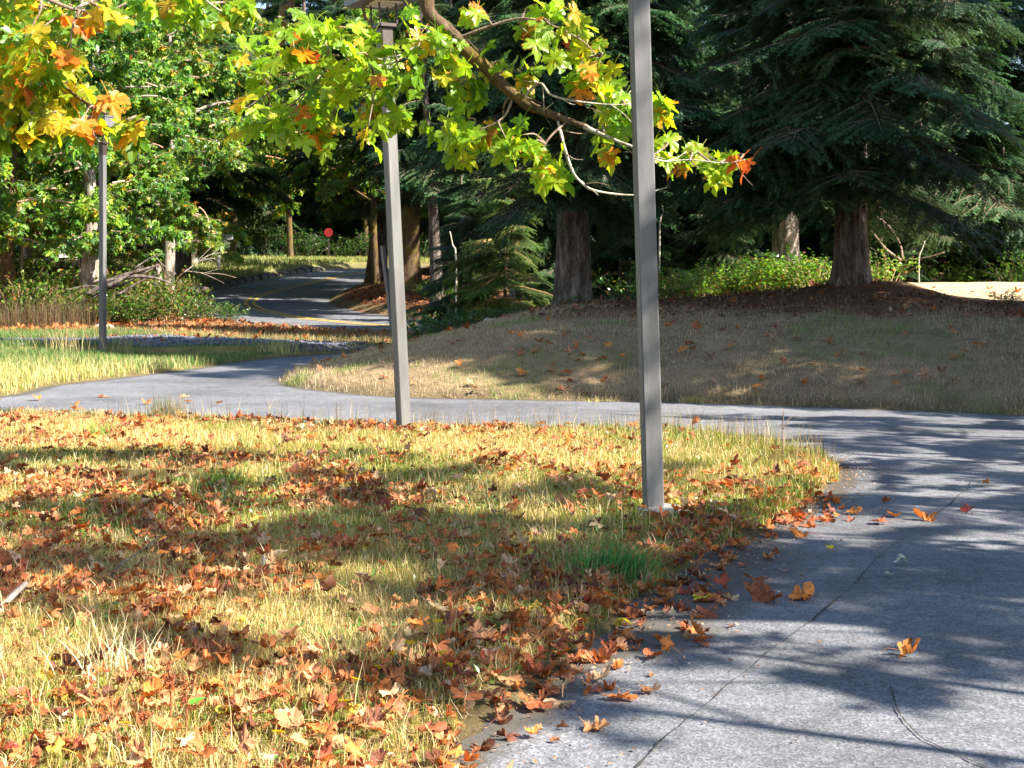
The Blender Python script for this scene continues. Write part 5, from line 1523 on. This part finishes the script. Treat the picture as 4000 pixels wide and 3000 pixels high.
GRN = [(.05, .19, .05, 3), (.09, .25, .06, 2), (.14, .28, .06, 1)]
LGR = [(.16, .32, .05, 3), (.25, .36, .08, 2)]
tuft(1335, 1268, 330, .26, .10, GRN, .7, "large lush green grass clump bent over at the lawn's edge", 1, (.55, -.1))
tuft(1300, 1262, 120, .2, .06, GRN, .8, "smaller green grass clump left of the lush bent one", 2, (-.3, 0))
tuft(485, 1066, 150, .22, .08, LGR, .9, "light green grass tuft in the sunny strip of lawn", 3)
tuft(212, 960, 120, .22, .08, LGR, .6, "light green tuft near the lawn's far shaded edge", 4)
tuft(1700, 1078, 260, .16, .09, [(.15, .26, .06, 2), (.25, .3, .1, 2), (.4, .36, .16, 1)], .7, "soft grey-green tuft at the rounded tip of the lawn", 5)
tuft(360, 905, 260, .36, .12, [(.18, .16, .07, 2), (.1, .12, .04, 2), (.3, .24, .12, 1)], .5, "dark tall grass tuft against the sunlit drive", 6)
tuft(530, 990, 60, .34, .04, [(.3, .3, .1, 2), (.5, .45, .2, 1)], .5, "tall thin pale tuft standing in the lawn", 7)
tuft(1500, 870, 200, .13, .11, [(.5, .42, .2, 2), (.4, .3, .14, 1)], .8, "straw-coloured tuft on the drive's far edge by the lamp post", 8, wd=.01)
tuft(1290, 868, 160, .13, .1, [(.5, .42, .2, 2), (.4, .3, .14, 1)], .8, "straw-coloured tuft on the drive's far edge below the dark fir", 9, wd=.01)
tuft(605, 768, 160, .42, .3, [(.5, .46, .2, 2), (.3, .33, .1, 1)], .7, "sunlit straw tuft where the drive bends behind the rise", 10, wd=.014)
tuft(140, 690 + 82, 70, .8, .3, [(.45, .36, .18, 2), (.3, .26, .12, 1)], .5, "tall pale seed grass beside the far lamp post", 11, wd=.012)
tuft(275, 772, 60, .7, .25, [(.35, .3, .15, 2), (.3, .26, .12, 1)], .5, "tall arching seed grass behind the far lamp post", 12, wd=.012)
tuft(700, 1480, 40, .3, .10, [(.3, .34, .1, 2), (.5, .45, .22, 1)], .6, "tall thin stalks among the flowers of the near lawn", 13, wd=.004)
tuft(250, 1500, 120, .26, .10, [(.6, .52, .3, 2), (.66, .6, .42, 1)], .9, "bleached white straw tuft in the near sunlit lawn", 14, wd=.005)
tuft(1940, 1535, 26, .05, .02, GRN, .9, "tiny green weed in the upper end of the side crack", 15, wd=.006)
tuft(1965, 1580, 34, .05, .025, GRN, .9, "tiny green weed in the middle of the side crack", 16, wd=.006)
tuft(2075, 1640, 22, .045, .03, GRN, .9, "tiny green weed at the lower end of the side crack", 17, wd=.006)

# dandelion-like flowers
PET = []
for k in range(16):
    a = k / 16 * 2 * math.pi
    ca, sa = math.cos(a), math.sin(a)
    PET.append([(ca * .2 - sa * .12, sa * .2 + ca * .12, .05), (ca * .2 + sa * .12, sa * .2 - ca * .12, .05), (ca * 1.0 + sa * .13, sa * 1.0 - ca * .13, .18), (ca * 1.0 - sa * .13, sa * 1.0 + ca * .13, .18)])
PETV = np.array(PET).reshape(-1, 3)
mb = MB().add(PETV, np.arange(64).reshape(-1, 4), (.8, .62, .02))
V, F = tube(np.array([(0, 0, -.35), (0, 0, -.1), (0, 0, .12)]), [.08, .3, .34], 8)
mb.add(V, F, (.6, .42, .02))
FLOWER = mb.build("flower_head", [M_PETAL])
FLW = [(945, 1368, .14, "yellow flower standing highest and nearest the leaf drift"), (885, 1416, .16, "yellow flower on a tall stem above the small flower group"), (850, 1438, .12, "yellow flower at the left of the flower group by the leaf drift"),
       (955, 1437, .11, "yellow flower at the right of the flower group by the leaf drift"), (976, 1465, .08, "lowest yellow flower beside the brown leaves at the lawn's edge"), (820, 1469, .09, "yellow flower half hidden in the grass below the group"),
       (768, 1497, .12, "yellow flower alone before the dark curled leaves"), (602, 1615, .08, "yellow flower low in the sunlit leaves at the front"), (272, 1598, .07, "yellow flower among bleached straw at the front of the lawn"), (745, 1545, .07, "small yellow bloom in the leaf heap at the front")]
for k, (x, y, h, lab) in enumerate(FLW):
    yb = y + 8
    Yd = F_PX * (CAM_H - h) / (y - HY)
    X = (x - CX) * Yd / F_PX
    z = float(ground(np.array([X]), np.array([Yd]))[0])
    root = ob("yellow_flower", None, loc=(X, Yd, z), label=lab, cat="flower", group="yellow wild flowers in the lawn")
    V, F = tube(np.array([(.02, 0, -.02), (.01 * (-1) ** k, 0, h * .5), (0, 0, h)]), .0022, 4)
    ob("stem", MB().add(V, F, (.12, .2, .05)).build("stem", [M_GRASS]), root)
    ob("flower_head", FLOWER, root, (0, 0, h + .004), (R(-25) + random.uniform(-.2, .2), random.uniform(-.3, .3), 0), .024)


def sticks(name, label, pts_list, rad, mat, cat):
    base = np.array(pts_list[0][0])
    mb = MB()
    root = ob(name, None, loc=tuple(base), label=label, cat=cat)
    for k, pts in enumerate(pts_list):
        c = spline(np.array(pts) - base, 12)
        V, F = tube(c, np.linspace(rad[k], rad[k] * .55, 12), 7, True, .25, k)
        ob("stick" if k == 0 else "twig", MB().add(V, F).build("stick", [mat], True), root)
    return root


g = lambda x, y, dz=.03: np.array(on_ground(x, y, dz))
sticks("fallen_stick", "short thick grey stick sloping on the leaves at the lawn's edge", [[g(-25, 1392, .02), g(15, 1362, .06), g(58, 1352, .13)]], [.022], M_OLDWOOD, "stick")
sticks("forked_twig", "dark forked twig with a pale stub upright in the leaves", [[g(232, 1300, .0), g(245, 1288, .06), g(262, 1290, .11)], [g(262, 1290, .11), g(300, 1275, .14), g(345, 1262, .2)], [g(268, 1300, .0), g(270, 1296, .1)]], [.010, .005, .008], M_TWIG, "twig")
sticks("dark_twig", "thin dark twig lying flat among leaves in mid lawn", [[g(470, 1276, .05), g(515, 1278, .05), g(560, 1292, .04)]], [.009], M_TWIG, "twig")
sticks("pale_stub", "small whitish broken stub standing in the shaded lawn", [[g(568, 1262, .0), g(570, 1262, .10)]], [.016], M_PALETWIG, "stub")
sticks("dead_stalk", "dead forked stalk standing at the tip of the lawn", [[g(1692, 1000, .0), g(1690, 1000, .22), g(1693, 1000, .42)], [g(1691, 1000, .25), g(1704, 1000, .34), g(1719, 1000, .37)]], [.008, .006], M_TWIG, "stalk")
# rusty dock stalks
for (x, y, h, lab) in [(366, 1612, .24, "taller rusty dock seed stalk in the near lawn"), (400, 1632, .22, "second thin dock stalk with a green leaf"), (312, 1640, .12, "short dark red dock stalk at the front")]:
    X, Y = gpx([(x, y)])[0]; z = float(ground(np.array([X]), np.array([Y]))[0])
    root = ob("dock_plant", None, loc=(X, Y, z), label=lab, cat="weed", group="dock stalks in the near lawn")
    V, F = tube(np.array([(0, 0, -.02), (.006, 0, h * .5), (-.004, 0, h)]), [.004, .0035, .002], 5)
    ob("stem", MB().add(V, F, (1.2, .6, .35)).build("stem", [M_TWIG]), root)
    rr = np.random.default_rng(int(x)); n = 70
    locs = np.c_[rr.normal(0, .008, n), rr.normal(0, .008, n), rr.uniform(h * .55, h, n)]
    V, F, C, _ = merge(OVALS, rr.integers(0, 2, n), rotmats(rr.uniform(0, 6, n), rr.uniform(-.5, 1, n), rr.normal(0, .5, n)), locs, rr.uniform(.008, .016, n), pick_cols(n, [(.35, .09, .03, 2), (.22, .06, .03, 1)], rr))
    o = ob("seed_head", mesh_np("seed_head", V, F, [M_FALLEN], C, extra={"Vein": np.zeros(len(V))}), root); o["kind"] = "stuff"
    if x == 400:
        V, T, _, _ = OVALS[0]
        ob("leaf", mesh_np("leaf", V * .07, [T], [M_SALAL], np.tile((.12, .3, .04), (len(V), 1))), root, (.0, 0, .12), (.3, .2, -1.2))

# rocks on the crest
def rock(x, y, Y, s, label):
    q = P(x, y, Y)
    z = float(ground(np.array([q.x]), np.array([Y]))[0])
    import bmesh
    bm = bmesh.new(); bmesh.ops.create_icosphere(bm, subdivisions=3, radius=1)
    v = np.array([tuple(k.co) for k in bm.verts]); f = np.array([[k.index for k in t.verts] for t in bm.faces]); bm.free()
    v = v * (0.75 + .5 * vnoise(v[:, 0] * 1.7 + x, v[:, 1] * 1.7, v[:, 2] * 1.7, 3))[:, None] * np.array((s, s * .7, s * .5))
    ob("rock", mesh_np("rock", v, [f], [M_ROCK], smooth_shade=True), None, (q.x, Y, z + s * .1), label=label, cat="rock")


rock(1062, 633, 28.2, .17, "pale yellowish rock on the shaded crest beside the fern")
rock(225, 705, 39, .3, "grey rock at the thicket's foot behind the far lamp post")

# sword fern by the dark trunk
def fern(x, y, Y, s, label, seed, tint=(1, 1, 1)):
    q = P(x, y, Y); rg = np.random.default_rng(seed)
    z = float(ground(np.array([q.x]), np.array([Y]))[0])
    root = ob("fern", None, loc=(q.x, Y, z), label=label, cat="fern")
    for k in range(11):
        a = k / 11 * 6.283 + rg.normal(0, .2); t = np.linspace(0.05, 1, 22)
        L = s * rg.uniform(.7, 1.1)
        c = np.c_[np.cos(a) * L * t, np.sin(a) * L * t, L * (1.1 * t - 0.95 * t ** 2)]
        V = []; T = []
        for i in range(22):
            wl = L * .2 * math.sin(math.pi * (.12 + .86 * t[i])) + .01
            pr = np.array((-math.sin(a), math.cos(a), -.15))
            for sd in (-1, 1):
                b = len(V)
                V += [c[i] + np.array((math.cos(a), math.sin(a), 0)) * .018 * s, c[i] - np.array((math.cos(a), math.sin(a), 0)) * .018 * s, c[i] + pr * sd * wl + np.array((math.cos(a), math.sin(a), 0)) * .03]
                T.append((b, b + 1, b + 2))
        ob("frond", mesh_np("frond", np.array(V), [np.array(T)], [M_SALAL], np.tile(np.array((.08, .2, .02)) * tint, (len(V), 1))), root)


fern(1215, 642, 26.2, .55, "bright green fern at the foot of the dark furrowed trunk", 1, (1.3, 1.3, 1))
fern(1440, 655, 27, .6, "green fern behind the nearest lamp post on the rise", 2)
fern(1500, 640, 28, .6, "green fern below the salal on the rise", 3)
fern(1130, 655, 27.6, .5, "dim fern beside the pale rock on the crest", 4, (.7, .8, .7))

# fallen branches: the brush pile and the bare arches
def brush(name, label, curves, mat, Y):
    root = None
    pts0 = P(curves[0][0][0][0], curves[0][0][0][1], Y)
    root = ob(name, None, loc=pts0, label=label, cat="fallen branch")
    for k, (pts, r0) in enumerate(curves):
        rg = np.random.default_rng(k + 7)
        yy = Y + rg.uniform(-.4, .4)
        c = spline(np.array([np.array(P(x, y, yy + .15 * i)) for i, (x, y) in enumerate(pts)]) - np.array(pts0), 18)
        V, F = tube(c, np.linspace(r0, r0 * .4, 18), 7, True, .25, k)
        ob("bough", MB().add(V, F).build("dead_bough", [mat], True), root)


brush("fallen_branch", "grey dead branches heaped on the dark thicket behind the far lamp post", [([(185, 640), (240, 605), (300, 585), (345, 572)], .085), ([(230, 620), (280, 598), (330, 600), (370, 612)], .07), ([(170, 660), (230, 625), (270, 612), (330, 580)], .06),
      ([(250, 640), (300, 610), (345, 590)], .045), ([(290, 580), (320, 560), (350, 545)], .03), ([(200, 610), (260, 600), (310, 575)], .04), ([(140, 628), (190, 618), (240, 622), (290, 640)], .035)], M_FIRBARK, 42.5)
brush("arching_branch", "bare sunlit branch arching up beside the small white sign", [([(395, 590), (430, 565), (455, 550), (490, 545)], .028), ([(430, 565), (460, 558), (480, 572)], .012), ([(420, 570), (445, 545), (460, 530)], .011), ([(380, 592), (350, 570), (330, 545)], .013), ([(455, 550), (470, 540), (482, 528)], .009), ([(440, 558), (462, 566), (470, 580)], .008)], M_GREYBARK, 46)
brush("dead_branch", "long pale dead twigs lying from the thicket towards the road", [([(400, 585), (440, 590), (480, 592), (510, 600)], .02), ([(430, 588), (460, 600), (485, 612)], .012), ([(440, 590), (462, 584), (480, 580)], .009)], M_TWIG, 46.5)
brush("fallen_limb", "bare arching dead limb on the ground right of the big fir", [([(1950, 560), (1945, 530), (1925, 495), (1900, 472), (1880, 465)], .022), ([(1945, 562), (1915, 540), (1895, 515), (1880, 497)], .032), ([(1925, 548), (1900, 545), (1880, 535)], .013), ([(1900, 472), (1892, 490), (1880, 485)], .009), ([(2040, 545), (2000, 556), (1950, 562)], .014), ([(1930, 505), (1912, 500), (1898, 505)], .008), ([(1915, 540), (1905, 525), (1908, 508)], .008)], M_TWIG, 28.5)
# pale standing dead stems
for k, (pts, Y, r0, lab) in enumerate([([(985, 560), (978, 530), (972, 500)], 33, .03, "pale thin dead stem standing in the dark beside the young hemlock"), ([(1425, 490), (1432, 460), (1428, 430)], 31, .025, "pale bare stick in the shade right of the nearest lamp post"), ([(1985, 558), (1992, 538), (1998, 520)], 31, .02, "short dead stem standing behind the fallen limb")]):
    c = np.array([np.array(P(x, y, Y)) for x, y in pts]); b0 = c[0].copy(); b0[2] = float(ground(np.array([b0[0]]), np.array([Y]))[0])
    c = np.concatenate([[b0 - np.array((0, 0, .1))], c]) - b0
    V, F = tube(spline(c, 10), np.linspace(r0, r0 * .5, 10), 6)
    ob("standing_dead_sapling", MB().add(V, F).build("dead_stem", [M_PALETWIG], True), None, tuple(b0), label=lab, cat="sapling")
# sparse dark shrublet at the edge of the sunlit clearing
q = P(2170, 632, 24.5)
bush(q.x, q.y, .5, "small dark shrub at the edge of the sunlit clearing", None, 251, (.5, .7, .6), .7, name="low_shrub")

# ------------------------------------------------------------------ single out the members of each group by their order in the row
ORD = ["first", "second", "third", "fourth", "fifth", "sixth", "seventh", "eighth", "ninth", "tenth", "eleventh", "twelfth", "thirteenth", "fourteenth", "fifteenth", "sixteenth", "seventeenth", "eighteenth", "nineteenth", "twentieth"]
TENS = ["", "", "twenty", "thirty", "forty"]


def ordinal(k):
    if k < 20:
        return ORD[k]
    t, u = divmod(k + 1, 10)
    return (TENS[t][:-1] + "ieth") if u == 0 else TENS[t] + "-" + ORD[u - 1]


by = {}
for o in list(COL.objects):
    if o.parent is None and "group" in o and "label" in o:
        by.setdefault((o["group"], o["label"]), []).append(o)
for (g_, l_), os_ in by.items():
    if len(os_) > 1:
        os_.sort(key=lambda o: o.location.x / max(o.location.y, .5))
        for k, o in enumerate(os_):
            o["label"] = l_ + ", " + ordinal(k) + (" from left" if g_.startswith("fallen") else " from the left")
